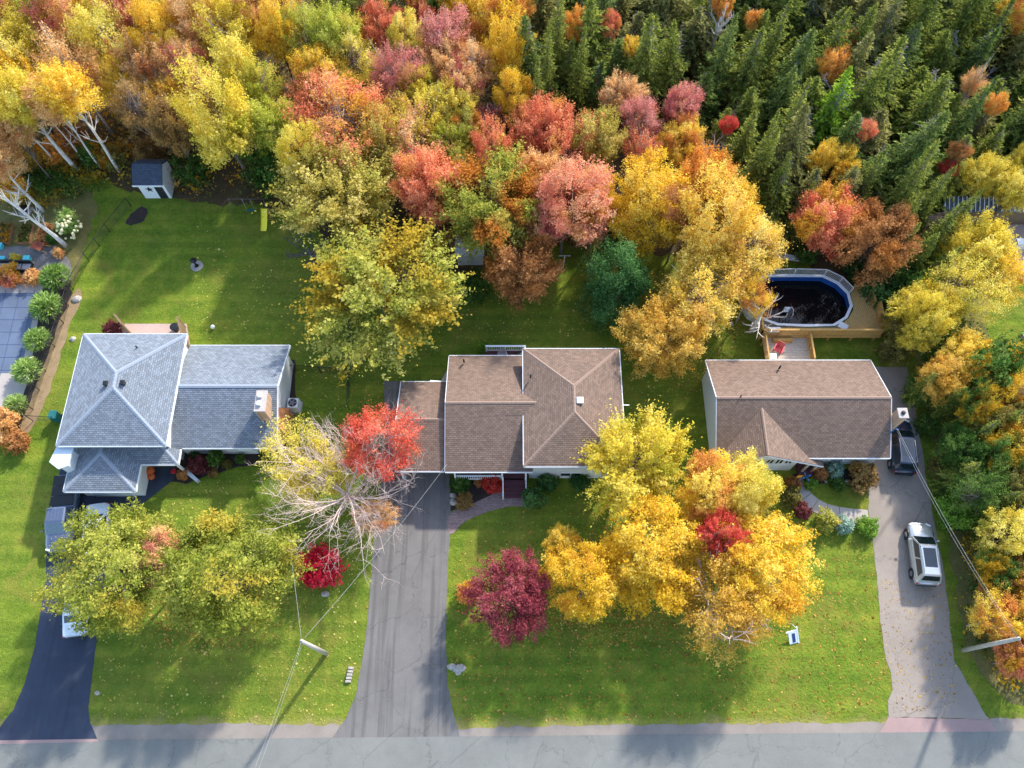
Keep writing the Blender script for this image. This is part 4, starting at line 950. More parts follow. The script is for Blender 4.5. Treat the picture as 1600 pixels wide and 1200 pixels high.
# real-estate sign
a = W(1241, 1006, 0); RS = thing("yard_sign", a, "small white yard sign with navy panel leaning on front lawn", "sign", rz=R(14))
def lean(x, y, z): return (x, y + z * .8, z * .6 + .05)
def leanbox(nm, c, s_, mat):
    v, f = box_geo(c, s_); mesh_obj(nm, [lean(*q) for q in v], f, mat, RS, False)
leanbox("post", (.33, 0, .62), (.09, .06, 1.3), "white_trim"); leanbox("arm", (-.08, 0, 1.02), (.86, .05, .09), "white_trim"); leanbox("board", (-.05, 0, .5), (.62, .03, .9), "white_trim"); leanbox("panel", (.0, -.025, .5), (.24, .012, .72), "sign_navy")
tube("prop", [lean(.33, .03, 1.1), (.33, 1.35, 0)], .025, "white_trim", RS, 6, False)
# row of blocks and stones
for k in range(5):
    a = W(549 - k * 1.2, 1044 + k * 5.2, 0); v, f = box_geo((a[0], a[1], .1), (.38, .17, .2), R(-8 + 3 * k), .02)
    tag(mesh_obj("kerb_block", v, f, "rock"), "pale stone block in short row beside the central driveway", "block", "row of stone blocks by the driveway")
def rock(px, py, r_, label, group=None, seed=0):
    a = W(px, py, 0); rr = random.Random(seed + px); V, F = [], []
    for i in range(5):
        th = math.pi * .5 * i / 4
        for k in range(9):
            ph = 2 * math.pi * k / 9; q = r_ * (math.cos(th) if i < 4 else .05) * rr.uniform(.8, 1.15); V.append((a[0] + q * math.cos(ph), a[1] + q * math.sin(ph) * .8, -.02 + r_ * .7 * math.sin(th) * rr.uniform(.9, 1.1)))
    for i in range(4):
        for k in range(9): F.append((i * 9 + k, i * 9 + (k + 1) % 9, i * 9 + 9 + (k + 1) % 9, i * 9 + 9 + k))
    F.append(tuple(range(36, 45))); tag(mesh_obj("rock", V, F, "rock"), label, "rock", group)
for i, (x, y, r_) in enumerate(((706, 1042, .35), (712, 1046, .25), (720, 1044, .4), (716, 1051, .22))): rock(x, y, r_, "rock in small cluster at central driveway edge", "rocks by central driveway", i)
for i, (x, y, r_) in enumerate(((708, 774, .3), (709, 785, .32), (707, 781, .2))): rock(x, y, r_, "pale rock bordering shrubs where brick walk meets driveway", "rocks by brick walk", i)
rock(152, 1083, .2, "single pale stone at edge of dark sealed driveway"); rock(120, 468, .45, "flat grey stone in grass beside ornamental grass row"); rock(114, 530, .3, "small pale stone on lawn beside hip-roofed house wall")
rock(508, 928, .3, "pale stone under the small crimson shrub"); rock(1291, 752, .2, "pale stone in bungalow's front bed beside silvery shrub"); rock(1323, 752, .2, "tan stone in bungalow's front bed near brown shrub")
# flag by bungalow door, bench
a = W(1232, 757, 0); FL = thing("garden_flag", a, "orange garden flag on thin pole beside bungalow's front walk", "flag", rz=R(20)); tube("pole", [(0, 0, 0), (0, 0, 2.0)], .02, "dark_metal", FL, 6, False)
V, F = [], []
for k in range(6): V += [(.16 * k, .06 * math.sin(k * 1.3), 1.95 - .03 * k), (.16 * k, .06 * math.sin(k * 1.3) + .02, 1.25)]
mesh_obj("cloth", V, [(2 * k, 2 * k + 1, 2 * k + 3, 2 * k + 2) for k in range(5)], "orange_cloth", FL, False)
a = W(1252, 752, 0); BI = thing("garden_ornament", a, "dark metal garden ornament by bungalow's porch entrance", "ornament"); tube("stem", [(a[0], a[1], 0), (a[0], a[1], 1.1)], .03, "dark_metal", BI)
for k in range(4): q = R(90 * k + 20); tube("vane", [(a[0], a[1], 1.1), (a[0] + .35 * math.cos(q), a[1] + .35 * math.sin(q), 1.25)], [.03, .09], "blue_plastic", BI)
# bungalow walk: single slabs
cl = [(1243, 748), (1249, 762), (1259, 777), (1273, 789), (1291, 798), (1311, 803), (1334, 806), (1357, 808)]
WK = thing("slab_walk", W(1291, 798, 0), "curved walk of grey concrete slabs to the bungalow's porch", "walkway")
P_ = [Vector(W(*p, 0)) for p in cl]
for i in range(len(P_) - 1):
    def side(j):
        d = (P_[min(j + 1, len(P_) - 1)] - P_[max(j - 1, 0)]).normalized(); return Vector((-d.y, d.x, 0)) * .55
    d = (P_[i + 1] - P_[i]).normalized() * .02; s0, s1 = side(i), side(i + 1)
    v, f = prism_geo([tuple(q)[:2] for q in (P_[i] - s0 + d, P_[i + 1] - s1 - d, P_[i + 1] + s1 - d, P_[i] + s0 + d)], 0.0, .035 + .004 * (i % 3)); mesh_obj("paving_slab", v, f, "concrete", WK)
# covered pool with strap grid (west neighbour)
z0 = .03; q0, q1 = W(60, 458, 0), W(32, 583, 0); cx1 = (q0[0] + q1[0]) / 2
PC = thing("pool_cover", (cx1 - 4, (q0[1] + q1[1]) / 2, 0), "blue-grey strapped winter cover over in-ground pool", "pool cover")
ang = math.atan2(q0[1] - q1[1], q0[0] - q1[0]); u = Vector((math.cos(ang), math.sin(ang), 0)); w_ = Vector((-1, 0, 0))
o_ = Vector((q1[0], q1[1], 0)); LN = math.hypot(q0[0] - q1[0], q0[1] - q1[1])
v, f = prism_geo([tuple(o_ + u * a_ + w_ * b_)[:2] for a_, b_ in ((0, 0), (LN, 0), (LN, 12), (0, 12))], .0, z0); mesh_obj("cover_sheet", v, f, "cover_blue", PC)
for k in range(7): t_ = .25 + k * (LN - .5) / 6; beam("strap", o_ + u * t_ + Vector((.3, 0, z0 + .008)), o_ + u * t_ + w_ * 12 + Vector((0, 0, z0 + .008)), .035, .01, "strap", PC)
for k in range(9): t_ = .35 + k * 1.25; beam("strap", o_ + w_ * t_ - u * .3 + Vector((0, 0, z0 + .02)), o_ + w_ * t_ + u * (LN + .3) + Vector((0, 0, z0 + .02)), .035, .01, "strap", PC)
# raised vegetable beds
def raised_bed(px, label):
    q = [Vector(W(x, y, 0)) for x, y in px]; t = thing("raised_bed", q[0], label, "garden bed")
    for i in range(4): beam("board", q[i] + Vector((0, 0, .15)), q[(i + 1) % 4] + Vector((0, 0, .15)), .06, .3, "bed_board", t)
    v, f = prism_geo([tuple(p)[:2] for p in q], 0, .2); mesh_obj("soil", v, f, "soil", t); return q
beds = [raised_bed([(-8, 352), (22, 352), (16, 382), (-16, 382)], "wooden vegetable bed with leafy plants beside gravel path"), raised_bed([(36, 353), (55, 353), (47, 382), (28, 382)], "narrow wooden vegetable bed between two others"), raised_bed([(66, 353), (84, 353), (78, 382), (57, 382)], "wooden vegetable bed with red wheelbarrow at its end")]
a = W(65, 390, 0); WB = thing("wheelbarrow", a, "rusty red wheelbarrow at end of vegetable bed", "wheelbarrow", rz=R(70))
V = [(-.25, -.35, .35), (.25, -.35, .35), (.25, .35, .35), (-.25, .35, .35), (-.4, -.5, .65), (.4, -.5, .65), (.4, .55, .65), (-.4, .55, .65)]
mesh_obj("tray", V, [(0, 1, 2, 3), (0, 4, 5, 1), (1, 5, 6, 2), (2, 6, 7, 3), (3, 7, 4, 0)], "rust_metal", WB, False)
for s in (-1, 1): tube("handle", [(s * .15, .75, .25), (s * .3, -.4, .45), (s * .36, -1.1, .6)], .025, "deck_wood_rail", WB, 6, False); tube("leg", [(s * .28, -.35, .45), (s * .28, -.4, 0)], .02, "dark_metal", WB, 6, False)
v, f = tube_geo([(-.05, .75, .2), (.05, .75, .2)], .2, 14); mesh_obj("wheel", v, f, "tyre", WB, False)
# patio seating (west neighbour)
def sofa(px, py, w, label):
    a = W(px, py, 0); t = thing("garden_sofa", a, label, "sofa"); box("base", (a[0], a[1], .2), (w, .8, .3), "dark_metal", t, bev=.03); box("backrest", (a[0], a[1] + .35, .55), (w, .14, .5), "dark_metal", t, bev=.03)
    for k in range(2): box("cushion", (a[0] - w / 4 + k * w / 2, a[1] - .05, .42), (w / 2 - .08, .6, .13), "cushion", t, bev=.04)
sofa(8, 419, 1.7, "dark garden sofa with grey cushions beside the blue box"); sofa(38, 420, 1.6, "dark garden sofa with grey cushions beside planting shrubs")
for (x, y, m_, lb) in ((7, 408, "teal_plastic", "pale blue storage box behind garden sofa"), (45, 407, "teal_plastic", "pale blue box beside yellow bush on gravel"), (2, 387, "teal_plastic", "turquoise tub at end of vegetable bed")):
    a = W(x, y, 0); v, f = join(box_geo((a[0], a[1], .22), (.5, .42, .44), 0, .04), box_geo((a[0], a[1], .46), (.56, .48, .06), 0, .02)); tag(mesh_obj("storage_tub", v, f, m_), lb, "tub")
# white lean-to hut half hidden, post, boards by the pool
a = W(735, 425, 0); TS = thing("garden_hut", a, "white-roofed garden hut half hidden under the maples", "hut"); hx, hy = a[0], a[1] + 1.5
gable_walls("wall", hx - 1.1, hx + 1.1, hy - .8, hy + .8, 1.8, 2.2, TS, "siding_grey"); roof(TS, [[(hx - 1.25, hy - 1.0, 1.8), (hx + 1.25, hy - 1.0, 1.8), (hx + 1.25, hy, 2.3), (hx - 1.25, hy, 2.3)], [(hx + 1.25, hy + 1.0, 1.8), (hx - 1.25, hy + 1.0, 1.8), (hx - 1.25, hy, 2.3), (hx + 1.25, hy, 2.3)]], "tarp_white", thick=.08)
a = W(880, 421, 0); CP = thing("clothesline_post", a, "thin white clothesline post on lawn under coral tree", "post"); tube("pole", [a, (a[0], a[1], 2.2)], .045, "white_plastic", CP); tube("crossbar", [(a[0] - .5, a[1], 2.15), (a[0] + .5, a[1], 2.15)], .035, "white_plastic", CP)
a, b = W(1211, 402, .35), W(1254, 409, .35); PP = thing("plank_bench", ((a[0] + b[0]) / 2, (a[1] + b[1]) / 2, 0), "pale plank table lying among shrubs behind the pool", "bench")
for k in range(4): beam("plank", Vector(a) + Vector((0, .16 * k, 0)), Vector(b) + Vector((0, .16 * k, 0)), .13, .04, "white_plastic", PP)
for t_ in (.15, .85): q = Vector(a).lerp(Vector(b), t_); box("trestle", (q.x, q.y + .24, .16), (.1, .6, .32), "fence_wood", PP)
# black grill on back deck of centre house
a = W(806, 549, 0); BQ = thing("barbecue", (.75, 28.75, dz), "covered black barbecue on the maroon back deck", "barbecue"); box("cabinet", (.62, 28.7, dz + .4), (.75, .6, .8), "black_plastic", BQ, bev=.06)
v, f = tube_geo([(.2, 28.7, dz + .8), (1.04, 28.7, dz + .8)], .3, 14); mesh_obj("hood", v, f, "black_plastic", BQ, smooth=True)
lawn_chair((-.75, 28.9, dz + .002), R(200), "cushion", "grey patio chair on the maroon back deck")

# ---- east neighbour: ribbed roof building, shed
a, b = W(1473, 331, 2.3), W(1720, 331, 2.3); RB = thing("ribbed_roof_shelter", ((a[0] + b[0]) / 2, a[1] + 1, 0), "long low shelter with dark ribbed metal roof", "shelter")
y0_, y1_ = a[1], W(1480, 309, 2.75)[1]
v, f = join(([(a[0], y0_, 2.3), (b[0], y0_, 2.3), (b[0], y1_, 2.9), (a[0] + .1, y1_, 2.9), (a[0], y0_, 2.22), (b[0], y0_, 2.22), (b[0], y1_, 2.82), (a[0] + .1, y1_, 2.82)], [(0, 1, 2, 3), (7, 6, 5, 4), (4, 5, 1, 0), (3, 2, 6, 7), (0, 3, 7, 4), (1, 5, 6, 2)])); rr_ = mesh_obj("roof", v, f, "roof_ribbed", RB)
k = 0
while a[0] + .15 + k * .38 < b[0]: x = a[0] + .15 + k * .38; beam("roof_rib", (x, y0_ - .02, 2.345), (x, y1_, 2.945), .07, .07, "tarp_white", rr_); k += 1
v, f = prism_geo([(a[0] + .3, y0_ + .3), (b[0] - .3, y0_ + .3), (b[0] - .3, y1_ - .1), (a[0] + .3, y1_ - .1)], 0, 2.15); mesh_obj("wall", v, f, "fence_wood", RB)
a, b = W(1446, 353, 2.4), W(1512, 353, 2.4); NS = thing("neighbour_shed", ((a[0] + b[0]) / 2, a[1] + 1, 0), "tan-roofed shed with lap siding behind yellow tree", "shed"); y0_ = a[1]; y1_ = W(1465, 336, 2.4)[1] + .3; ym = y0_ + (y1_ - y0_) * .5
gable_walls("wall", a[0] + .2, b[0], y0_ + .2, y1_ - .2, 2.3, 2.75, NS, "brick_tan", ym); roof(NS, [[(a[0], y0_, 2.35), (b[0] + .2, y0_, 2.35), (b[0] + .2, ym, 2.9), (a[0], ym, 2.9)], [(b[0] + .2, y1_, 2.35), (a[0], y1_, 2.35), (a[0], ym, 2.9), (b[0] + .2, ym, 2.9)]], "shingle_brown_pale", thick=.1)
a = W(1582, 386, 0); v, f = join(box_geo((a[0] + 2.5, a[1], .4), (5.0, .5, .8), 0, .03), box_geo((a[0] + 2.5, a[1], .86), (5.2, .62, .1), 0, .02)); tag(mesh_obj("garden_wall", v, f, "white_trim"), "low white garden wall on the pink neighbour patio", "wall")
a = W(1511, 345, 0); v, f = join(*[tube_geo([(a[0] + .4 * math.cos(q), a[1] + .4 * math.sin(q), 0), (a[0] + .3 * math.cos(q), a[1] + .3 * math.sin(q), .7)], .03, 5) for q in (0.5, 2.1, 3.7, 5.3)], tube_geo([(a[0], a[1], .7), (a[0], a[1], .75)], [.5, .48], 16)); tag(mesh_obj("patio_table", v, f, "teal_plastic"), "round pale green patio table beside tan-roofed shed", "table")
a = W(1600, 527, .3); v, f = join(box_geo((a[0] + 2, a[1], .3), (4.5, .25, .6), R(-3), .02), box_geo((a[0] + 2, a[1], .64), (4.6, .35, .08), R(-3), .02)); tag(mesh_obj("retaining_wall", v, f, "concrete"), "low grey retaining wall at edge of gravelled patch", "wall")

# ---- wire fences
def wire_fence(pts, h, label):
    q = [Vector(W(*p, 0)) for p in pts]; t = thing("wire_fence", q[0], label, "fence")
    for i in range(len(q) - 1):
        a, b = q[i], q[i + 1]; L = (b - a).length; k = max(1, round(L / 2.2)); d = (b - a) / k
        for s in range(k + (1 if i == len(q) - 2 else 0)): p = a + d * s; tube("post", [p, p + Vector((0, 0, h + .05))], .035, "dark_metal", t, 6)
        tube("top_rail", [a + Vector((0, 0, h)), b + Vector((0, 0, h))], .025, "dark_metal", t, 5)
        geos = []; n2 = int(L / .16)
        for s in range(n2):
            for sg in (1, -1):
                p0 = a + (b - a) * (s / n2); s2 = min(max(s + sg * int(h / .16), 0), n2); p1 = a + (b - a) * (s2 / n2); hh = h * abs(s2 - s) / max(1, int(h / .16))
                if hh > .05: geos.append(tube_geo([p0 + Vector((0, 0, .04)), p1 + Vector((0, 0, hh))], .006, 3, False))
        if geos: v, f = join(*geos); o = mesh_obj("mesh_wire", v, f, "dark_metal", t); o["kind"] = "stuff"
wire_fence([(205, 322), (172, 362), (140, 408), (115, 452), (100, 505), (72, 580), (52, 640)], 1.2, "black wire fence between the back lawn and neighbour's garden")
wire_fence([(52, 658), (92, 660)], 1.2, "short black wire fence from garden bed to house corner")
wire_fence([(549, 505), (546, 640)], 1.2, "straight black wire fence beside the big yellow-green maple")
wire_fence([(457, 580), (547, 586)], 1.2, "black wire fence from wing wall across to the other fence")

# ---- utility poles and wires
def util_pole(base, h, label):
    a = W(*base, 0); t = thing("utility_pole", a, label, "utility pole")
    tube("pole", [(a[0], a[1], -.1), (a[0], a[1], h)], [.17, .12], "pole_wood", t, 10); tube("insulator", [(a[0], a[1], h), (a[0], a[1], h + .18)], [.05, .03], "bird_stone", t, 8)
    return Vector((a[0], a[1], h))
T1 = util_pole((510, 1021), 7.4, "short grey wooden utility pole on lawn beside central driveway"); T2 = util_pole((1505, 1016), 6.9, "grey wooden utility pole among orange bushes at driveway edge")
def wire(a, b, sag, label, r_=.007, mat="wire", group="overhead wires"):
    a, b = Vector(a), Vector(b); pts = []
    for k in range(17): t_ = k / 16; pts.append(a.lerp(b, t_) - Vector((0, 0, sag * 4 * t_ * (1 - t_))))
    v, f = tube_geo(pts, r_, 5); tag(mesh_obj("overhead_wire", v, f, mat, None, True, True), label, "wire", group)
wire(T1, (-18.0, 21.2, 3.3), .5, "overhead wire from lawn pole to slate-roofed house", .008)
wire(T1, (-4.8, 19.0, 3.3), .7, "overhead wire from lawn pole to brown-roofed house with carport", .008)
wire(T1, (T1.x - 4.2, -9.0, 8.2), .5, "overhead wire from lawn pole across the road"); wire(T1 - Vector((0, 0, .3)), (T1.x - 4.0, -9.0, 7.6), .6, "lower overhead wire from lawn pole across the road")
wire(T2, (28.35, 21.15, 4.75), .5, "overhead wire from bush-side pole to bungalow's service mast", .009); wire(T2 + Vector((0, 0, -.2)), (28.35, 21.2, 4.55), .65, "thinner second wire beside the bungalow's service wire", .007)
wire(T2, (36.0, -9.0, 8.2), .5, "overhead wire from bush-side pole across the road")
#PLANTS
# ------------------------------------------------------------ plants: shared crowns and trunks
def quads_mesh(name, C, A, B, leaf, spray):
    """leaf blades: centre C, half axes A and B (n x 3 arrays) as kite quads with per-face attributes"""
    n_ = len(C); V = np.empty((n_, 4, 3), np.float32)
    V[:, 0] = C - A; V[:, 1] = C + B; V[:, 2] = C + A * 1.0; V[:, 3] = C - B
    me = bpy.data.meshes.new(name); me.vertices.add(n_ * 4); me.vertices.foreach_set("co", V.ravel())
    me.loops.add(n_ * 4); me.loops.foreach_set("vertex_index", np.arange(n_ * 4, dtype=np.int32))
    me.polygons.add(n_); me.polygons.foreach_set("loop_start", np.arange(0, n_ * 4, 4, dtype=np.int32))
    try: me.polygons.foreach_set("loop_total", np.full(n_, 4, np.int32))
    except Exception: pass
    for nm, arr in (("leaf", leaf), ("spray", spray)):
        at_ = me.attributes.new(nm, 'FLOAT', 'FACE'); at_.data.foreach_set("value", np.asarray(arr, np.float32))
    me.update(calc_edges=True); me.validate(); return me
def unit(v): return v / np.maximum(np.linalg.norm(v, axis=-1, keepdims=True), 1e-9)
def blades(rng, P, nrm, size, aspect=0.62):
    """random blades at P, facing roughly along nrm"""
    n_ = len(P); nn = unit(nrm + rng.normal(0, .75, (n_, 3))); t = unit(np.cross(nn, rng.normal(0, 1, (n_, 3)))); b = np.cross(nn, t)
    s = size * np.exp(rng.normal(0, .34, (n_, 1))); return t * s * .5, b * s * .5 * aspect
def crown_mesh(name, seed, n_sprays=300, per=32, R_=4.0, hz=3.3, zc=6.3, leaf=.27, tuft=.5, lat=.3, low=-.55, gaps=3, lobes=7, upw=.55):
    rng = np.random.default_rng(seed)
    ld = unit(rng.normal(0, 1, (lobes, 3)) + np.array([0, 0, .2])); la = rng.uniform(.1, .32, lobes)
    gd_ = unit(rng.normal(0, 1, (gaps, 3)) + np.array([0, 0, .1])) if gaps else np.zeros((0, 3))
    D = unit(rng.normal(0, 1, (n_sprays * 3, 3))); D = D[D[:, 2] > low]
    if gaps:
        keep = np.ones(len(D), bool)
        for g in gd_: keep &= (D @ g < rng.uniform(.9, .965)) | (rng.random(len(D)) < .12)
        D = D[keep]
    D = D[:n_sprays]
    rad = .8 + (np.maximum(0, D @ ld.T - .55) / .45 * la).sum(1)
    cl = unit(rng.normal(0, 1, (46, 3))); near = (D @ cl.T).argmax(1); bump = rng.uniform(-.16, .13, 46)[near]      # boughs stand out or sink back together
    off = (D * cl[near]).sum(1); bump = bump - (1 - off) * 1.1
    D = unit(D * .72 + cl[near] * .28)
    fr = (1 - rng.random(len(D)) ** 1.9 * .42) + bump
    S = np.array([R_, R_, hz]); ctr = D * S * (rad * fr)[:, None] + np.array([0, 0, zc])
    ax = unit(D * np.array([1, 1, .7]) + np.array([0, 0, upw]) + rng.normal(0, .25, D.shape))
    sp = np.clip(rng.random(46)[near] * .55 + rng.random(len(D)) * .45, 0, 1); k = len(D)
    pr = rng.integers(int(per * .6), int(per * 1.4), k); idx = np.repeat(np.arange(k), pr); n_ = len(idx)
    along = rng.normal(0, tuft, n_); tap = np.clip(1 - along / (tuft * 2.6), .25, 1.2)
    P = ctr[idx] + ax[idx] * along[:, None] + rng.normal(0, lat, (n_, 3)) * tap[:, None]
    P[:, 2] = np.maximum(P[:, 2], .15)
    A, B = blades(rng, P, D[idx] * .6 + np.array([0, 0, .8]), leaf)
    return quads_mesh(name, P, A, B, rng.random(n_), sp[idx]), ctr
def trunk_mesh(name, seed, ctr, zc, r0=.2, n_limbs=9, twigs=3, wig=.12, mat="bark_grey", fork=.3, limb_r=.5):
    rng = random.Random(seed); V, F = [], []
    top = zc + .4; base = [(0, 0, -.15)]
    x = y = 0
    for k in range(1, 7): x += rng.uniform(-wig, wig); y += rng.uniform(-wig, wig); base.append((x, y, top * k / 6))
    geos = [tube_geo(base, [r0 * (1.25 if k == 0 else 1 - .14 * k) for k in range(7)], 7)]
    pick = rng.sample(range(len(ctr)), min(n_limbs, len(ctr)))
    for i in pick:
        c_ = Vector(ctr[i]); s = rng.uniform(fork, .85); k = s * 6; a = Vector(base[int(k)]).lerp(Vector(base[min(6, int(k) + 1)]), k - int(k))
        if c_.z < a.z + .2: a = Vector(base[2])
        mid = a.lerp(c_, .5) + Vector((rng.uniform(-.3, .3), rng.uniform(-.3, .3), .35)); lr = r0 * limb_r
        geos.append(tube_geo([a, a.lerp(mid, .5) + Vector((0, 0, .08)), mid, c_], [lr, lr * .8, lr * .6, lr * .2], 5))
        for j in range(twigs):
            d = Vector(ctr[rng.randrange(len(ctr))])
            if (d - mid).length < 3.6: geos.append(tube_geo([mid.lerp(c_, rng.uniform(0, .6)), mid.lerp(d, .5) + Vector((0, 0, .15)), d], [lr * .4, lr * .28, lr * .1], 4))
    v, f = join(*geos); me = bpy.data.meshes.new(name); me.from_pydata(v, [], f); me.update(); me.polygons.foreach_set("use_smooth", [True] * len(me.polygons))
    me.materials.append(MATS[mat]); return me
def bare_mesh(name, seed, R_, zc, H, n_main=13, r0=.2, mat="bark_pale", up=.45, depth_=3):
    rng = random.Random(seed); geos = []
    def grow(p, d, L, r_, lv):
        pts = [p]; q = p; dd = d
        for k in range(4):
            dd = (dd + Vector((rng.uniform(-.22, .22), rng.uniform(-.22, .22), rng.uniform(-.08, .2)))).normalized(); q = q + dd * (L / 4); pts.append(q)
        geos.append(tube_geo(pts, [r_, r_ * .85, r_ * .7, r_ * .5, r_ * .22], 5 if lv < 2 else 3, False))
        if lv < depth_:
            for k in range(rng.randint(3, 5)):
                j = rng.randint(1, 3); s = Vector((rng.uniform(-1, 1), rng.uniform(-1, 1), rng.uniform(-.2, .8))).normalized()
                grow(pts[j].lerp(pts[j + 1], rng.random()), (dd * .9 + s * .75).normalized(), L * rng.uniform(.4, .62), r_ * .5, lv + 1)
    zf = H * .3; geos.append(tube_geo([(0, 0, -.15), (.05, 0, zf * .5), (0, .05, zf), (0, 0, H * .55)], [r0 * 1.2, r0, r0 * .9, r0 * .4], 8))
    for k in range(n_main):
        a = 2 * math.pi * k / n_main + rng.uniform(-.2, .2); d = Vector((math.cos(a), math.sin(a), rng.uniform(up * .5, up * 2.2))).normalized()
        grow(Vector((0, 0, zf + rng.uniform(-.3, H * .22))), d, R_ * rng.uniform(.75, 1.05), r0 * .42, 1)
    v, f = join(*geos); me = bpy.data.meshes.new(name); me.from_pydata(v, [], f); me.update(); me.polygons.foreach_set("use_smooth", [True] * len(me.polygons)); me.materials.append(MATS[mat]); return me
def spruce_meshes(seed, H=13.0, R_=2.2, dens=1.0, bare=.18, droop=.25):
    rng = np.random.default_rng(seed); P, AX, NR, SP, LN = [], [], [], [], []
    z = H * bare; tw = []; asy = rng.uniform(0, .28); aph = rng.uniform(0, 6.28); bx, by = rng.normal(0, .45, 2)
    while z < H * .985:
        t = (z - H * bare) / (H * (1 - bare)); r_ = R_ * (1 - t ** 1.25) ** .9 * rng.uniform(.82, 1.12) + .1; nb = int((9 - 3.5 * t) * dens); ph = rng.uniform(0, 6.28)
        for k in range(nb):
            a = ph + 6.283 * k / nb + rng.uniform(-.25, .25); rr = r_ * rng.uniform(.62, 1.15) * (1 + asy * math.cos(a - aph)) * (1 + .16 * math.sin(z * 2.1 + a + aph)); sp = rng.random(); d = np.array([math.cos(a), math.sin(a), 0]); sd_ = np.array([-d[1], d[0], 0])
            n_ = max(6, int(rr * 13)); s = (np.arange(n_) + rng.random(n_)) / n_
            for j in range(n_):
                q = d * (rr * s[j]) + sd_ * rng.normal(0, .2 * (1.1 - s[j] * .5)) + np.array([0, 0, z - droop * rr * s[j] ** 1.3 + .22 * s[j] ** 3 + rng.normal(0, .05)])
                P.append(q); sgn = rng.choice((-1, 1)); AX.append(unit(d * rng.uniform(.6, 1) + sd_ * sgn * rng.uniform(.1, .7) + np.array([0, 0, rng.uniform(-.35, .15)]))); NR.append(np.array([0, 0, 1]) + rng.normal(0, .45, 3)); SP.append(sp); LN.append(rng.uniform(.13, .25) * (1.15 - .4 * t))
            if rng.random() < .35: tw.append(((0, 0, z + .05), tuple(d * rr * .95 + np.array([0, 0, z - droop * rr * .8]))))
        z += rng.uniform(.2, .3) * (1.15 - .35 * t) * 1.25
    for k in range(30):
        P.append(np.array([rng.normal(0, .07), rng.normal(0, .07), H * rng.uniform(.93, 1.01)])); AX.append(unit(np.array([rng.normal(0, .5), rng.normal(0, .5), 1]))); NR.append(rng.normal(0, 1, 3)); SP.append(.8); LN.append(.22)
    P, AX, NR = np.array(P), np.array(AX), np.array(NR); P[:, 0] += bx * (P[:, 2] / H) ** 2; P[:, 1] += by * (P[:, 2] / H) ** 2; LN = np.array(LN)[:, None]
    Bx = unit(np.cross(AX, NR)); cm = quads_mesh("needles", P, AX * LN, Bx * LN * rng.uniform(.32, .5, (len(P), 1)), rng.random(len(P)), np.array(SP))
    geos = [tube_geo([(0, 0, -.15), (bx * .25, by * .25, H * .5), (bx * .94, by * .94, H * .97)], [.17, .1, .02], 6)] + [tube_geo([a, b], [.03, .01], 3, False) for a, b in tw]
    for k in range(26):                                    # dead lower twigs
        a = rng.uniform(0, 6.28); zz = H * rng.uniform(.06, bare + .12); L_ = R_ * rng.uniform(.4, .8); geos.append(tube_geo([(0, 0, zz), (L_ * math.cos(a), L_ * math.sin(a), zz - .25)], [.035, .012], 3, False))
    v, f = join(*geos); tm = bpy.data.meshes.new("spruce_trunk"); tm.from_pydata(v, [], f); tm.update(); tm.materials.append(MATS["bark_spruce"]); return tm, cm

KIT = {}
def kit(name, count, **k):
    tr = {q: k.pop(q) for q in ("r0", "n_limbs", "twigs", "mat", "fork", "wig", "limb_r") if q in k}
    out = []
    for i in range(count):
        cm, ctr = crown_mesh("crown_" + name, hash_seed(name) + i, **k); tm = trunk_mesh("trunk_" + name, i + 5, ctr.tolist(), k.get("zc", 6.3), **tr); out.append((tm, cm))
    KIT[name] = out
def hash_seed(s): return sum(ord(c) * (i + 3) for i, c in enumerate(s)) * 10
kit("maple", 4, n_sprays=760, per=50, leaf=.155, tuft=.42, lat=.2, n_limbs=14)
kit("tufty", 3, n_sprays=560, per=66, leaf=.15, tuft=.7, lat=.17, upw=.9, gaps=2, n_limbs=16)
kit("round", 3, n_sprays=820, per=46, leaf=.145, tuft=.3, lat=.22, lobes=10, gaps=2, n_limbs=12)
kit("airy", 3, n_sprays=360, per=52, leaf=.145, tuft=.5, lat=.24, gaps=5, n_limbs=30, twigs=4, mat="bark_pale", limb_r=.42)
kit("birch", 3, n_sprays=430, per=46, leaf=.15, tuft=.42, lat=.22, R_=2.9, hz=4.0, zc=7.0, gaps=3, low=-.8, n_limbs=16, twigs=3, mat="bark_birch", r0=.15)
kit("pine", 1, n_sprays=900, per=40, leaf=.14, tuft=.28, lat=.26, R_=3.0, hz=4.8, zc=5.4, low=-.95, gaps=1, lobes=12, n_limbs=8)
kit("shrub", 5, n_sprays=170, per=20, R_=1.0, hz=.85, zc=.75, leaf=.13, tuft=.12, lat=.1, low=-.75, gaps=1, r0=.05, n_limbs=6, twigs=1, wig=.03)
kit("bush", 4, n_sprays=200, per=22, R_=2.0, hz=1.6, zc=1.5, leaf=.2, tuft=.25, lat=.2, low=-.8, gaps=1, r0=.07, n_limbs=8, twigs=2, wig=.06)
KIT["spruce"] = [spruce_meshes(i + 40, 12.0, 2.3 + .13 * i, 1.1 - .08 * (i % 3), .14 + .05 * (i % 4)) for i in range(8)]
KIT["larch"] = [spruce_meshes(77, 11.0, 3.6, 1.15, .08, .1)]
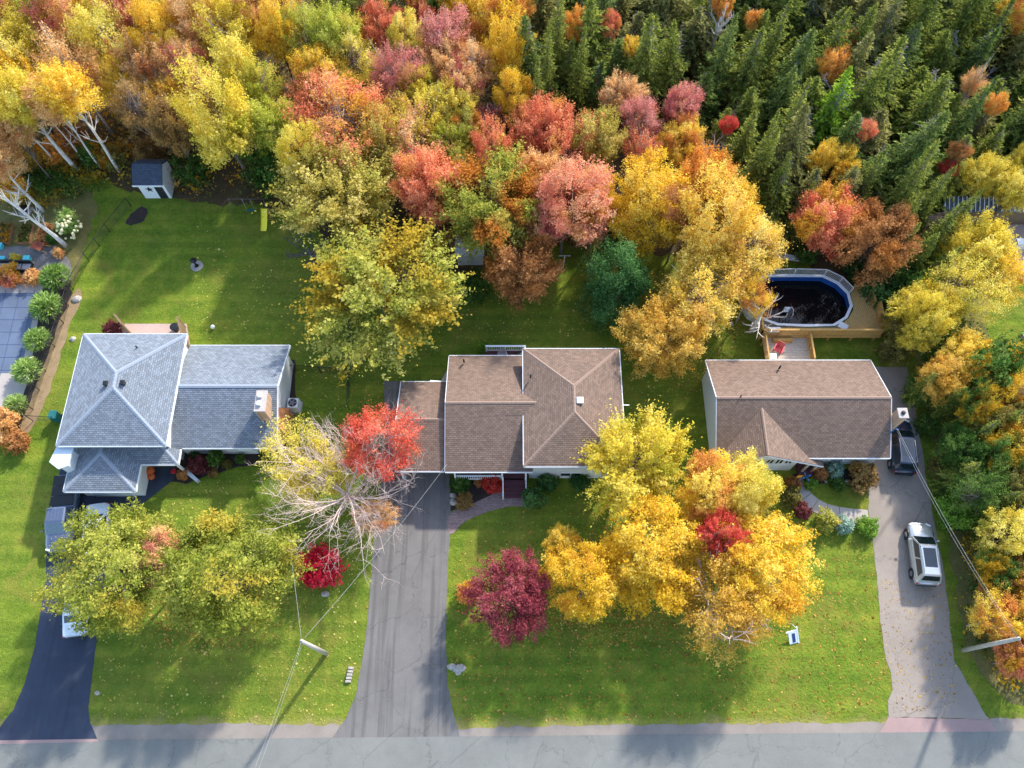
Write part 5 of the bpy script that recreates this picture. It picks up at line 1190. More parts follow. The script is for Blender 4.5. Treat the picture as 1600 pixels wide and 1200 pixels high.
def grass_clump(seed):
    rng = np.random.default_rng(seed); n_ = 900; a = rng.uniform(0, 6.28, n_); t = rng.random(n_) ** .7; d = np.stack([np.cos(a), np.sin(a), np.zeros(n_)], 1)
    P = d * (t * .95)[:, None] + np.array([0, 0, .1]) + np.array([0, 0, 1]) * ((.95 - .5 * t ** 2) * rng.uniform(.5, 1.1, n_))[:, None]
    ax = unit(d * t[:, None] + np.array([0, 0, .8]) * (1.1 - t)[:, None] + rng.normal(0, .25, (n_, 3))); b = unit(np.cross(ax, rng.normal(0, 1, (n_, 3)))); L_ = rng.uniform(.14, .26, (n_, 1))
    cm = quads_mesh("blades", P, ax * L_, b * .035, rng.random(n_), rng.random(n_))
    v, f = join(*[tube_geo([(0, 0, 0), (.4 * math.cos(q), .4 * math.sin(q), .5)], [.06, .02], 4) for q in (0, 1.3, 2.5, 3.8, 5.0)]); tm = bpy.data.meshes.new("stems"); tm.from_pydata(v, [], f); tm.update(); tm.materials.append(MATS["stem"]); return tm, cm
KIT["grassclump"] = [grass_clump(i) for i in range(3)]
NOM = {"maple": (4.0, 10.0, 6.3), "tufty": (4.0, 10.0, 6.3), "round": (4.0, 10.0, 6.3), "airy": (4.0, 10.0, 6.3), "birch": (2.9, 11.0, 7.0), "pine": (3.0, 10.0, 5.4), "shrub": (1.0, 1.6, .75), "bush": (2.0, 3.1, 1.5), "spruce": (2.6, 12.0, 6.2), "larch": (3.4, 11.0, 5.0), "grassclump": (1.0, 1.1, .55)}
cnt = {}
def place_tree(kind, x, y, r_, Ht, leafmat, label, cat, group=None, rz=None, name=None, trunk=True, bark=None):
    R0, H0, zc = NOM[kind]; i = cnt.get(kind, 0); cnt[kind] = i + 1; tm, cm = KIT[kind][i % len(KIT[kind])]
    e_ = bpy.data.objects.new(name or "tree", None); col.objects.link(e_); e_.location = (x, y, 0); e_.rotation_euler = (0, 0, random.uniform(0, 6.28) if rz is None else rz)
    e_.scale = (r_ / R0, r_ / R0, Ht / H0); e_.empty_display_size = .3; tag(e_, label, cat, group)
    for nm, me, mt in (("trunk" if kind not in ("shrub", "bush", "grassclump") else "stems", tm, bark), ("crown" if kind not in ("shrub", "bush", "grassclump") else "foliage", cm, "leaf_" + leafmat)):
        o = bpy.data.objects.new(nm, me); col.objects.link(o); o.parent = e_
        if nm == "crown":                                  # a tall slim trunk carries a crown of natural proportions
            kz = min(1.0, 1.35 * (r_ / R0) / (Ht / H0)) if kind not in ("spruce", "larch") else 1.0
            o.scale = (1, 1, kz); o.location = (0, 0, zc * (1 - kz))
        if nm in ("crown", "foliage") and not me.materials: me.materials.append(None)
        if mt and o.material_slots: o.material_slots[0].link = 'OBJECT'; o.material_slots[0].material = MATS[mt]
    return e_
def tree_px(kind, px, py, rpx, Ht, leafmat, label, cat="tree", group=None, name=None, **k):
    """crown centre seen at (px, py), crown radius rpx, height Ht in metres"""
    R0, H0, zc = NOM[kind]; h = Ht * zc / H0; p = W(px, py, h); r_ = rpx * depth(p) / FPX
    return place_tree(kind, p[0], p[1], r_, Ht, leafmat, label, cat, group, name=name or ("shrub" if kind in ("shrub", "bush") else "tree"), **k)

# ---- yard trees
tree_px("tufty", 600, 452, 122, 9.2, "greengold", "big yellow-green maple between slate-roofed and carport houses' back lawns", name="maple_tree")
tree_px("tufty", 535, 300, 92, 9.2, "maize", "pale straw-yellow maple beside the yellow slide", name="maple_tree")
tree_px("round", 182, 884, 92, 8.0, "frontgreen", "round yellow-green maple over the parked cars by dark driveway", name="maple_tree")
tree_px("round", 342, 896, 102, 8.2, "frontgreen", "round olive-gold maple on front lawn beside the pinkish one", name="maple_tree")
tree_px("airy", 252, 872, 42, 8.4, "peachpink", "pinkish small crown squeezed between two yellow-green front maples", name="maple_tree")
tree_px("airy", 586, 690, 62, 8.0, "redmaple", "coral red maple crown beside the carport", name="maple_tree")
tree_px("airy", 486, 738, 66, 6.0, "yellow", "thin yellow maple foliage around bare pale branches", name="maple_tree")
tree_px("bush", 500, 886, 34, 2.6, "crimson", "bright crimson rounded shrub on lawn by utility wires", name="shrub")
tree_px("round", 800, 932, 62, 6.2, "burgundy", "burgundy leaved tree on front lawn by the central driveway", name="plum_tree")
tree_px("bush", 732, 924, 19, 2.6, "orange", "small orange bush beside the burgundy tree", name="shrub")
tree_px("tufty", 988, 724, 80, 8.2, "lemon", "lemon yellow maple against front corner of carport house", name="maple_tree")
tree_px("round", 1012, 866, 78, 7.8, "gold", "dense golden tree centred on the front lawn", name="maple_tree")
tree_px("round", 914, 916, 60, 7.0, "gold", "golden tree next to the burgundy tree", name="maple_tree")
tree_px("round", 878, 850, 26, 5.0, "gold", "small golden treetop sticking out beside the golden trees", name="maple_tree")
tree_px("round", 1108, 776, 58, 7.8, "goldorange", "orange-gold tree in front of the bungalow's west end", name="maple_tree")
tree_px("round", 1158, 770, 52, 7.8, "yellow", "yellow tree against the bungalow's cross gable", name="maple_tree")
tree_px("round", 1182, 880, 82, 8.4, "gold", "large golden tree between bungalow walk and yard sign", name="maple_tree")
tree_px("maple", 1122, 838, 36, 9.4, "red", "small red crown amid the golden front trees", name="maple_tree")
tree_px("airy", 1135, 950, 74, 7.6, "amber", "thinning amber tree with grey bare branches at lawn middle", name="maple_tree")
tree_px("pine", 968, 446, 47, 7.8, "dkgreen", "dense dark green pine behind the carport house", name="pine_tree")
tree_px("maple", 1112, 372, 68, 10.0, "palegold", "tall pale gold tree in woods edge behind bungalow lawn", name="maple_tree")
tree_px("airy", 1178, 385, 54, 9.0, "palegold", "golden tree crown just west of the above-ground pool", name="maple_tree")
tree_px("airy", 1090, 466, 70, 8.6, "palegold", "sparse golden tree with pale twisting limbs beside dark pine", name="birch_tree")
tree_px("maple", 1040, 528, 62, 7.5, "amber", "amber maple on lawn between carport house and bungalow", name="maple_tree")
tree_px("airy", 1172, 462, 36, 7.0, "goldorange", "loose golden branches hanging over the pool", name="maple_tree")
tree_px("round", 1010, 322, 62, 9.5, "gold", "bright gold tree directly behind the dark pine", name="maple_tree")
tree_px("maple", 812, 425, 58, 8.0, "rust", "rusty orange tree beside the white garden hut", name="maple_tree")
tree_px("bush", 742, 448, 26, 3.0, "green", "green bush in front of the white garden hut", name="shrub")
tree_px("maple", 776, 325, 84, 11.0, "yelorange", "yellow and orange maple behind the white garden hut", name="maple_tree")
tree_px("maple", 884, 322, 64, 10.5, "salmon", "dusty salmon maple at edge of the back lawn", name="maple_tree")
tree_px("maple", 676, 292, 56, 10.5, "coral", "coral red maple between two yellow-green maples", name="maple_tree")
tree_px("maple", 1288, 350, 52, 8.5, "coralgold", "flame orange and red maple behind the above-ground pool", name="maple_tree")
tree_px("maple", 1372, 368, 58, 8.5, "rust", "brown amber maple behind the pool deck's rail", name="maple_tree")
tree_px("maple", 352, 205, 62, 10.5, "lemon", "tall yellow tree standing over the swing frame", name="maple_tree")
tree_px("airy", 540, 185, 78, 12.0, "coralgold", "wide coral orange maple deep in the mixed wood", name="maple_tree")
tree_px("bush", 432, 258, 46, 5.0, "green", "dark green understorey bush behind the slide", name="shrub")
# bare maple limbs
def bare_px(px, py, rpx, H, mat, label, seed, n_main=13, name="bare_tree", up=.45, zf=.62, dp=3, r0=.2):
    p = W(px, py, H * zf); r_ = rpx * depth(p) / FPX; me = bare_mesh("bare_branches", seed, r_, H * .6, H, n_main, r0, mat, up, dp)
    e_ = thing(name, (p[0], p[1], 0), label, "tree"); o = bpy.data.objects.new("branches", me); col.objects.link(o); o.parent = e_; return e_
bare_px(540, 768, 112, 7.6, "bark_blanched", "maple with spreading leafless pale branches beside central driveway", 3, 44, up=.42, zf=.6, dp=4, r0=.11)
tree_px("airy", 580, 806, 30, 4.0, "peach", "low peach leaf tips under the bare pale branches", name="maple_tree")
bare_px(1140, 935, 74, 9.0, "bark_blanched", "leafless grey branch tangle above the amber front tree", 5, 11, up=.35)
bare_px(1095, 445, 60, 9.8, "bark_birch", "pale leafless limbs curling above the sparse golden tree", 8, 8, up=.35, dp=2, r0=.26)
bare_px(1195, 480, 48, 6.5, "bark_birch", "pale twisted bare limbs reaching over the pool deck", 9, 7, up=.2, dp=2, r0=.24)
bare_px(1325, 300, 34, 8.0, "bark_spruce", "leafless grey crown behind the flame orange maple", 11, 9, up=.8)
bare_px(480, 385, 40, 6.0, "bark_spruce", "leafless grey purple shrubby tree under the straw-yellow maple", 12, 9, up=.6)
bare_px(1110, 222, 44, 10.0, "bark_pale", "leafless pinkish tree at edge of the spruces", 13, 10, up=.8)
bare_px(1130, 15, 30, 12.0, "bark_birch", "grey leafless dead tree among spruces", 14, 10, up=.8)
for k, (x, y, h_) in enumerate(((1210, 62, 9), (1440, 120, 9), (1560, 95, 9), (1385, 230, 8), (960, 100, 9), (1230, 250, 7.5))): bare_px(x, y, 18, h_, 'bark_spruce', ('dead grey conifer snag poking between spruces', 'dead leafless snag amid the densest spruces', 'grey dead snag beside peach tree in spruces', 'grey dead snag near small coral tree in spruces', 'grey dead snag near golden treetop in spruces', 'pale dead snag behind gold trees at spruce edge')[k], 30 + k, 8, up=.5, dp=2, r0=.12)
bare_px(220, 150, 46, 11.0, "bark_birch", "leafless white birch behind garden shed", 15, 9, up=1.0)
# white birches by the garden: curved trunks traced base to top
def birch_px(base, H, lean, r0, label, seed, crownr=0, lm="gold", fork=False):
    a = Vector(W(*base, 0)); rng = random.Random(seed); e_ = thing("birch_tree", a, label, "tree"); pts = []
    for k in range(9): t_ = k / 8; pts.append(a + Vector((lean[0] * t_ ** 1.4 + .15 * math.sin(t_ * 5 + seed), lean[1] * t_ ** 1.4, H * t_ - .1)))
    geos = [tube_geo(pts, [r0 * (1.15 - t_ * .12) for t_ in range(9)], 7)]
    for k in range(16):
        j = rng.randint(3, 7); d = Vector((rng.uniform(-1, 1), rng.uniform(-1, 1), rng.uniform(.4, 1.2))).normalized(); p0 = pts[j]; L_ = rng.uniform(1.0, 2.4); p1 = p0 + d * L_ * .5; p2 = p1 + (d + Vector((0, 0, .3))) * L_ * .5; geos.append(tube_geo([p0, p1, p2], [r0 * .35, r0 * .25, r0 * .08], 4, False))
        for s in range(3): d2 = (d + Vector((rng.uniform(-.8, .8), rng.uniform(-.8, .8), rng.uniform(-.1, .6)))).normalized(); geos.append(tube_geo([p1, p1 + d2 * L_ * .45], [r0 * .18, r0 * .05], 3, False))
    v, f = join(*geos); mesh_obj("trunk", v, f, "bark_birch", e_, smooth=True)
    if crownr:
        _, cm = KIT["birch"][seed % 3]; o = bpy.data.objects.new("crown", cm); col.objects.link(o); o.parent = e_; tp = pts[-2] - a; sc_ = crownr / 2.9; o.scale = (sc_, sc_, sc_ * .9); o.location = (tp.x, tp.y, tp.z - 7.0 * sc_ * .9 + .6)
        if not cm.materials: cm.materials.append(None)
        o.material_slots[0].link = 'OBJECT'; o.material_slots[0].material = MATS["leaf_" + lm]
birch_px((100, 384), 6.2, (-1.6, .4), .2, "white birch with bent trunk beside cream flowering bush", 1)
birch_px((66, 330), 6.5, (-.6, .6), .15, "slim white birch standing beside the fire pit", 2, 1.6, "peach")
birch_px((121, 266), 9.5, (-.8, .2), .2, "thick white birch trunk at garden's wood edge", 3, 2.2, "yellow")
birch_px((160, 263), 9.5, (-.3, .0), .1, "slender white birch between the thick birch and shed", 4, 2.0, "peach")
birch_px((189, 268), 10.5, (-.5, .2), .16, "tall straight white birch just beside the garden shed", 5, 2.2, "gold")
birch_px((135, 258), 8.5, (-.5, .0), .09, "thin grey birch sapling behind the thick birch", 6)
birch_px((92, 262), 8.5, (-.9, .3), .09, "thin leaning birch left of the thick birch trunk".replace("left of", "on garden side of"), 7, 1.8, "maize")

# ---- mixed autumn wood
WORDS = {'gold': "golden", 'amber': "amber", 'yellow': "yellow", 'yelgreen': "yellow-green", 'lime': "lime yellow", 'maize': "straw yellow", 'peach': "peach coloured", 'pink': "dusty pink", 'coral': "coral red", 'orange': "orange", 'rust': "rust brown", 'maroon': "dark maroon", 'green': "green", 'brown': "brown", 'olive': "olive", 'goldorange': "gold and orange", 'coralgold': "coral and gold", 'peachpink': "peach and pink", 'red': "red", 'yelorange': "yellow and orange", 'oliveorange': "olive and orange", 'olivegold': "green and gold", 'bright': "bright green", 'dkgreen': "dark green"}
wood = [(40, 62, 52, 'yellow'), (100, 38, 48, 'peachpink'), (28, 135, 48, 'gold'), (112, 112, 54, 'peach'), (162, 62, 46, 'yellow'), (196, 30, 44, 'peachpink'), (218, 98, 42, 'peach'), (252, 58, 46, 'gold'), (302, 38, 46, 'peach'), (292, 102, 42, 'peachpink'), (352, 50, 46, 'yellow'), (372, 112, 42, 'yellow'), (215, 165, 40, 'brown'), (268, 196, 42, 'brown'), (262, 165, 38, 'amber'), (404, 138, 46, 'lime'), (436, 62, 44, 'gold'), (392, 20, 40, 'peach'), (474, 48, 42, 'lime'), (500, 108, 42, 'gold'), (522, 60, 42, 'lime'), (556, 96, 46, 'yellow'), (422, 200, 44, 'lime'), (602, 42, 44, 'coral'), (612, 112, 38, 'pink'), (628, 62, 30, 'yellow'), (652, 132, 34, 'yellow'), (692, 60, 44, 'pink'), (660, 28, 28, 'coral'), (702, 102, 46, 'peach'), (742, 104, 42, 'peach'), (762, 40, 46, 'goldorange'), (786, 92, 46, 'gold'), (660, 196, 52, 'yellow'), (706, 170, 40, 'yellow'), (724, 140, 36, 'peachpink'), (766, 190, 30, 'maroon'), (802, 150, 38, 'gold'), (704, 226, 38, 'lime'), (640, 236, 62, 'peachpink'), (770, 252, 42, 'coral'), (848, 205, 46, 'coral'), (886, 236, 50, 'coral'), (930, 222, 46, 'maize'), (968, 152, 36, 'peach'), (1002, 184, 34, 'pink'), (1062, 170, 32, 'pink'), (1066, 222, 38, 'goldorange'), (1004, 240, 34, 'coral'), (1096, 282, 46, 'orange'), (20, 205, 34, 'peach'), (180, 130, 36, 'gold'), (322, 150, 34, 'peach'), (470, 250, 44, 'yellow'), (590, 180, 40, 'peach'), (840, 275, 40, 'peach'), (930, 290, 34, 'gold'), (0, 20, 44, 'coral'), (10, 90, 40, 'yellow'), (65, 20, 40, 'lime'), (150, 10, 40, 'gold'), (235, 5, 40, 'yellow'), (330, -5, 40, 'gold'), (440, -5, 40, 'peach'), (720, -5, 42, 'gold'), (800, 10, 40, 'orange'), (500, 150, 40, 'coral'), (735, 205, 34, 'yelorange'), (590, 235, 40, 'maize'), (720, 280, 40, 'yelgreen'), (850, 345, 40, 'peachpink'), (930, 330, 34, 'orange'), (1150, 330, 46, 'gold'), (1065, 340, 40, 'rust')]
def near_words(i, lst):
    d = sorted((math.hypot(lst[j][0] - lst[i][0], lst[j][1] - lst[i][1]), j) for j in range(len(lst)) if j != i)
    out = []
    for _, j in d:
        w_ = WORDS[lst[j][3]]
        if w_ not in out: out.append(w_)
        if len(out) == 2: break
    return out
for i, (x, y, r_, c_) in enumerate(wood):
    nw = near_words(i, wood); lab = f"{'broad' if r_ > 43 else 'smaller'} {WORDS[c_]} tree in autumn wood, amid {nw[0]} and {nw[1]} ones"
    k_ = ("birch" if (y < 150 and x < 420 and i % 3) else ("airy" if i % 3 == 0 else "maple")) if c_ not in ('gold', 'goldorange') else ("round" if i % 2 else "maple")
    tree_px(k_, x, y, r_ * random.uniform(.86, 1.0), random.uniform(10.5, 12.5) if y < 130 else random.uniform(9, 10.5), c_, lab, group=f"{WORDS[c_]} trees of the autumn wood")
spots = [(905, 42, 24, 'orange'), (955, 38, 17, 'coral'), (985, 72, 16, 'gold'), (1302, 105, 26, 'orange'), (1352, 205, 18, 'coral'), (1306, 252, 33, 'gold'), (1278, 255, 22, 'gold'), (1552, 165, 18, 'orange'), (1482, 262, 14, 'red'), (1538, 276, 30, 'yellow'), (1584, 300, 34, 'yellow'), (1585, 12, 30, 'goldorange'), (1520, 130, 20, 'peach'), (1140, 196, 14, 'red'), (1130, 5, 18, 'orange'), (1180, 30, 14, 'orange'), (1600, 250, 26, 'yellow'), (1330, 60, 14, 'rust'), (660, 5, 30, 'olivegold'), (1360, 330, 16, 'rust'), (1500, 235, 16, 'rust')]
for i, (x, y, r_, c_) in enumerate(spots): nw = near_words(i, spots); tree_px("round" if r_ < 20 else "airy" if c_ == 'peach' else "maple", x, y, r_, 11.0 if y < 240 else 8.5, c_, f"{'small' if r_ < 20 else 'sizeable'} {WORDS[c_]} tree among dark spruces, nearest leafy neighbour {nw[0]}", group=f"{WORDS[c_]} trees among the spruces")
east = [(1532, 396, 54, 'yellow', 7.5), (1498, 448, 50, 'yellow', 7.5), (1452, 480, 48, 'yellow', 7), (1436, 520, 38, 'yellow', 6), (1560, 430, 46, 'gold', 7), (1500, 556, 40, 'gold', 6), (1470, 590, 36, 'amber', 6), (1590, 612, 40, 'gold', 6.5), (1560, 650, 42, 'oliveorange', 6), (1516, 650, 36, 'olivegold', 5.5), (1590, 690, 40, 'gold', 6), (1505, 705, 36, 'green', 5), (1556, 712, 40, 'olivegold', 6), (1532, 765, 42, 'green', 6), (1590, 760, 40, 'olive', 6), (1575, 835, 42, 'yellow', 5.5), (1600, 800, 36, 'olivegold', 6), (1560, 890, 38, 'olivegold', 5), (1600, 900, 36, 'rust', 5), (1548, 968, 36, 'goldorange', 5), (1592, 975, 40, 'goldorange', 5.5), (1585, 1030, 36, 'coralgold', 4.5), (1620, 1040, 36, 'rust', 5), (1470, 545, 30, 'olivegold', 5), (1545, 610, 34, 'olive', 5), (1620, 560, 40, 'gold', 6), (1640, 700, 44, 'olivegold', 6), (1640, 860, 44, 'amber', 6), (1400, 500, 26, 'olive', 4)]
for i, (x, y, r_, c_, h_) in enumerate(east): nw = near_words(i, east); tree_px(("airy" if i % 3 == 1 else "maple"), x, y, r_, h_, c_, f"{'larger' if r_ > 41 else 'smaller'} {WORDS[c_]} tree in overgrown strip, next to {nw[0]} one", group=f"{WORDS[c_]} trees along the overgrown strip")
for x, y, r_, h_, lm, lb in ((1492, 800, 30, 2.6, 'bright', "bright green bush at edge of bungalow's driveway verge"), (1480, 765, 18, 1.6, 'green', "low green bush behind the bright green verge bush"), (1420, 455, 34, 5.0, 'green', "dark green shrub at the pool deck's outer corner"), (1398, 545, 24, 3.0, 'olive', "olive bush behind pool deck on bungalow lawn edge"), (1436, 612, 26, 2.6, 'green', "green bush along upper part of bungalow driveway"), (1452, 660, 20, 1.6, 'green', "small green bush where verge meets bungalow driveway"), (1375, 450, 30, 4.0, 'dkgreen', "dark bush between brown amber maple and deck rail"), (1532, 575, 44, 6.5, 'green', "leafy green tree beside gravelled patch")): tree_px("bush", x, y, r_, h_, lm, lb, cat="bush", name="bush")

for x, y, r_, h_, lm, lb in ((48, 246, 26, 2.6, 'oliveorange', "orange and olive bush at foot of the leaning garden birch"), (84, 238, 24, 2.4, 'orange', "orange bush just behind thick white birch trunk"), (142, 240, 22, 2.2, 'green', "green bush between two slender birches"), (172, 244, 24, 2.4, 'oliveorange', "orange-tinged bush behind tall birch beside shed"), (20, 296, 24, 2.2, 'goldorange', "gold bush beside slim birch and fire pit"), (118, 222, 26, 2.6, 'rust', "rust bush deep behind the birch trunks"), (232, 238, 24, 2.6, 'brown', "brown bush directly behind the garden shed"), (300, 268, 26, 2.4, 'green', "green bush at wood edge between shed and swing"), (905, 368, 22, 2.0, 'brown', "brown bush at wood edge behind clothesline post"), (960, 372, 20, 1.8, 'green', "green bush behind the dark pine"), (1345, 420, 24, 2.2, 'dkgreen', "dark bush below brown amber maple by pool"), (1262, 395, 20, 2.0, 'green', "green bush beside pale plank bench"), (1470, 735, 20, 1.6, 'olive', "olive bush on verge beside bungalow driveway")): tree_px("bush", x, y, r_, h_, lm, lb, cat="bush", name="bush")

# ---- spruces
LM = [((q[0], q[1]), f"the {WORDS[q[3]]} tree") for q in wood + spots + east] + [((1290, 195), "the lime larch"), ((1290, 350), "the flame orange maple"), ((1372, 368), "the brown amber maple"), ((1262, 470), "the oval pool"), ((1480, 345), "the tan-roofed shed"), ((1530, 320), "the ribbed roof shelter")]
def near_mark(x, y): return min((math.hypot(x - a[0], y - a[1]), w_) for a, w_ in LM)[1]
def inside(p, poly):
    c_ = False
    for i in range(len(poly)):
        (x1, y1), (x2, y2) = poly[i], poly[i - 1]
        if (y1 > p[1]) != (y2 > p[1]) and p[0] < (x2 - x1) * (p[1] - y1) / (y2 - y1) + x1: c_ = not c_
    return c_
def project(x, y, z):
    z -= CAM_H; f_ = y * ST - z * CT; return (800 + FPX * x / f_, 600 - FPX * (y * CT + z * ST) / f_)
zone = [(830, -190), (1900, -190), (1900, 260), (1600, 250), (1520, 235), (1470, 300), (1430, 290), (1400, 310), (1330, 290), (1240, 300), (1190, 280), (1150, 215), (1110, 150), (1060, 120), (960, 110), (930, 150), (870, 165), (822, 150), (822, 60)]
rng = random.Random(21); pts = []
holes = [(x, y, r_ * .8) for x, y, r_, c_ in spots] + [(1290, 195, 48), (1110, 222, 36), (1085, 60, 24), (1200, 60, 14)]
tries = 0
while tries < 26000 and len(pts) < 270:
    tries += 1; x, y = rng.uniform(-2, 100), rng.uniform(34, 100); q = project(x, y, 6)
    if not inside(q, zone): continue
    if any(math.hypot(q[0] - a, (q[1] - b) * 1.1) < r_ for a, b, r_ in holes): continue
    if any((x - a) ** 2 + (y - b) ** 2 < 2.55 ** 2 for a, b in pts): continue
    pts.append((x, y))
marks = [(W(x, y, 6)[:2], f"the {WORDS[c_]} tree") for x, y, r_, c_ in spots] + [(W(1290, 195, 5)[:2], "the lime larch"), (W(1130, 15, 7)[:2], "the dead grey tree"), (W(1110, 222, 6)[:2], "the leafless pinkish tree")]
marks += [(W(x, y, 6)[:2], f"the wood's {WORDS[c_]} tree") for x, y, r_, c_ in wood if x > 790]
for x, y in pts:
    r_, h_, lm = rng.uniform(1.6, 3.0), rng.choice((rng.uniform(5.5, 8.5), rng.uniform(8, 12))), rng.choice(("spruce", "spruce", "spruceb", "spruceg"))
    tone = {"spruce": "mid-green", "spruceb": "deep green", "spruceg": "greyish green"}[lm]; form = ("tall " if h_ > 10 else "short " if h_ < 8.6 else "") + ("broad" if r_ > 2.6 else "slim" if r_ < 2.3 else "even")
    dm, mk = min((math.dist((x, y), m_), w_) for m_, w_ in marks); where = f"right beside {mk}" if dm < 3.6 else f"close to {mk}" if dm < 6.5 else "inside the dense conifer stand"
    place_tree("spruce", x, y, r_, h_, lm, f"{form} {tone} spruce {where}".replace("right beside", "standing against"), "spruce", "spruces of the conifer stand", name="spruce_tree")
for x, y, r_, h_ in ((1215, 292, 26, 9), (1445, 320, 24, 10), (1462, 372, 26, 9), (1490, 345, 22, 9), (1432, 405, 26, 8), (1395, 395, 22, 8), (1190, 240, 24, 11), (1250, 330, 22, 8), (1345, 300, 22, 9), (1410, 350, 20, 9), (1500, 480, 20, 6), (1540, 560, 24, 6), (1575, 740, 22, 6), (1540, 700, 20, 5), (1545, 820, 18, 4.5), (1590, 560, 18, 5), (1440, 606, 20, 5.5), (1482, 628, 22, 6), (1522, 684, 24, 6.5), (1498, 742, 22, 5.5), (1556, 786, 22, 6), (1568, 664, 22, 6.5), (1590, 860, 20, 5), (1470, 420, 22, 7)):
    tree_px("spruce", x, y, r_, h_, "spruce", f"smaller spruce outside the dense stand, nearest {near_mark(x, y)}", "spruce", "scattered smaller spruces", name="spruce_tree")
for x, y, r_, h_ in ((410, 8, 26, 13), (545, 15, 30, 13), (590, 2, 26, 13), (640, 5, 26, 13), (500, 0, 26, 13), (570, 45, 22, 11), (840, 160, 24, 11), (855, 120, 24, 12), (870, 70, 24, 13), (905, 120, 24, 12), (700, 10, 24, 12), (355, -10, 24, 13)):
    tree_px("spruce", x, y, r_, h_, "spruce", f"spruce poking up inside the autumn wood, nearest {near_mark(x, y)}", "spruce", "spruces inside the autumn wood", name="spruce_tree")
tree_px("larch", 1290, 195, 54, 10, "larch", "lime green feathery larch among the dark spruces", "larch", name="larch_tree")
# trees that continue the wood beyond the frame
rng = random.Random(5)
for k in range(70):
    x = rng.uniform(-85, 12); y = rng.uniform(74, 96); c_ = rng.choice(('gold', 'yellow', 'peach', 'lime', 'coral')); place_tree(rng.choice(("maple", "birch")), x, y, rng.uniform(3, 3.8), rng.uniform(10, 13), c_, f"{WORDS[c_]} tree at the far rear of the autumn wood", "tree", f"{WORDS[c_]} trees at the rear of the wood")

# ---- shrubs and beds
def shrub(px, py, rpx, h_, lm, label, group=None, kind="shrub", name="shrub"): return tree_px(kind, px, py, rpx, h_, lm, label, "shrub" if name == "shrub" else "plant", group, name=name)
for x, y, q in ((85, 432, 24), (71, 478, 26), (57, 530, 21), (41, 578, 23), (24, 632, 19)): shrub(x, y, q, q * .075, "grasslike", "rounded ornamental grass clump in row beside the covered pool", "ornamental grasses along the pool", "grassclump", "ornamental_grass")
shrub(103, 350, 18, 1.8, "grasslike", "cream flowering bush beside bent birch trunk")
p_ = W(103, 350, 1.5); rg = np.random.default_rng(3); d_ = unit(rg.normal(0, 1, (46, 3)) + np.array([0, 0, .6])); geos = []
for q in d_:
    c_ = np.array([p_[0], p_[1], .95]) + q * np.array([1.05, 1.05, .85]); r_ = rg.uniform(.1, .17)
    geos.append(tube_geo([tuple(c_ - [0, 0, r_]), tuple(c_ - [0, 0, r_ * .3]), tuple(c_ + [0, 0, r_ * .5]), tuple(c_ + [0, 0, r_])], [r_ * .4, r_, r_ * .8, r_ * .2], 6))
hyd = [o for o in col.objects if o.get("label", "").startswith("cream flowering")][0]; v, f = join(*geos)
fl = mesh_obj("blossom_heads", [((a - hyd.location.x), (b - hyd.location.y), c_) for a, b, c_ in v], f, "flower_cream", None, False, True); fl.parent = hyd; fl.matrix_parent_inverse = (hyd.matrix_basis.to_3x3().to_4x4()).inverted(); fl["kind"] = "stuff"
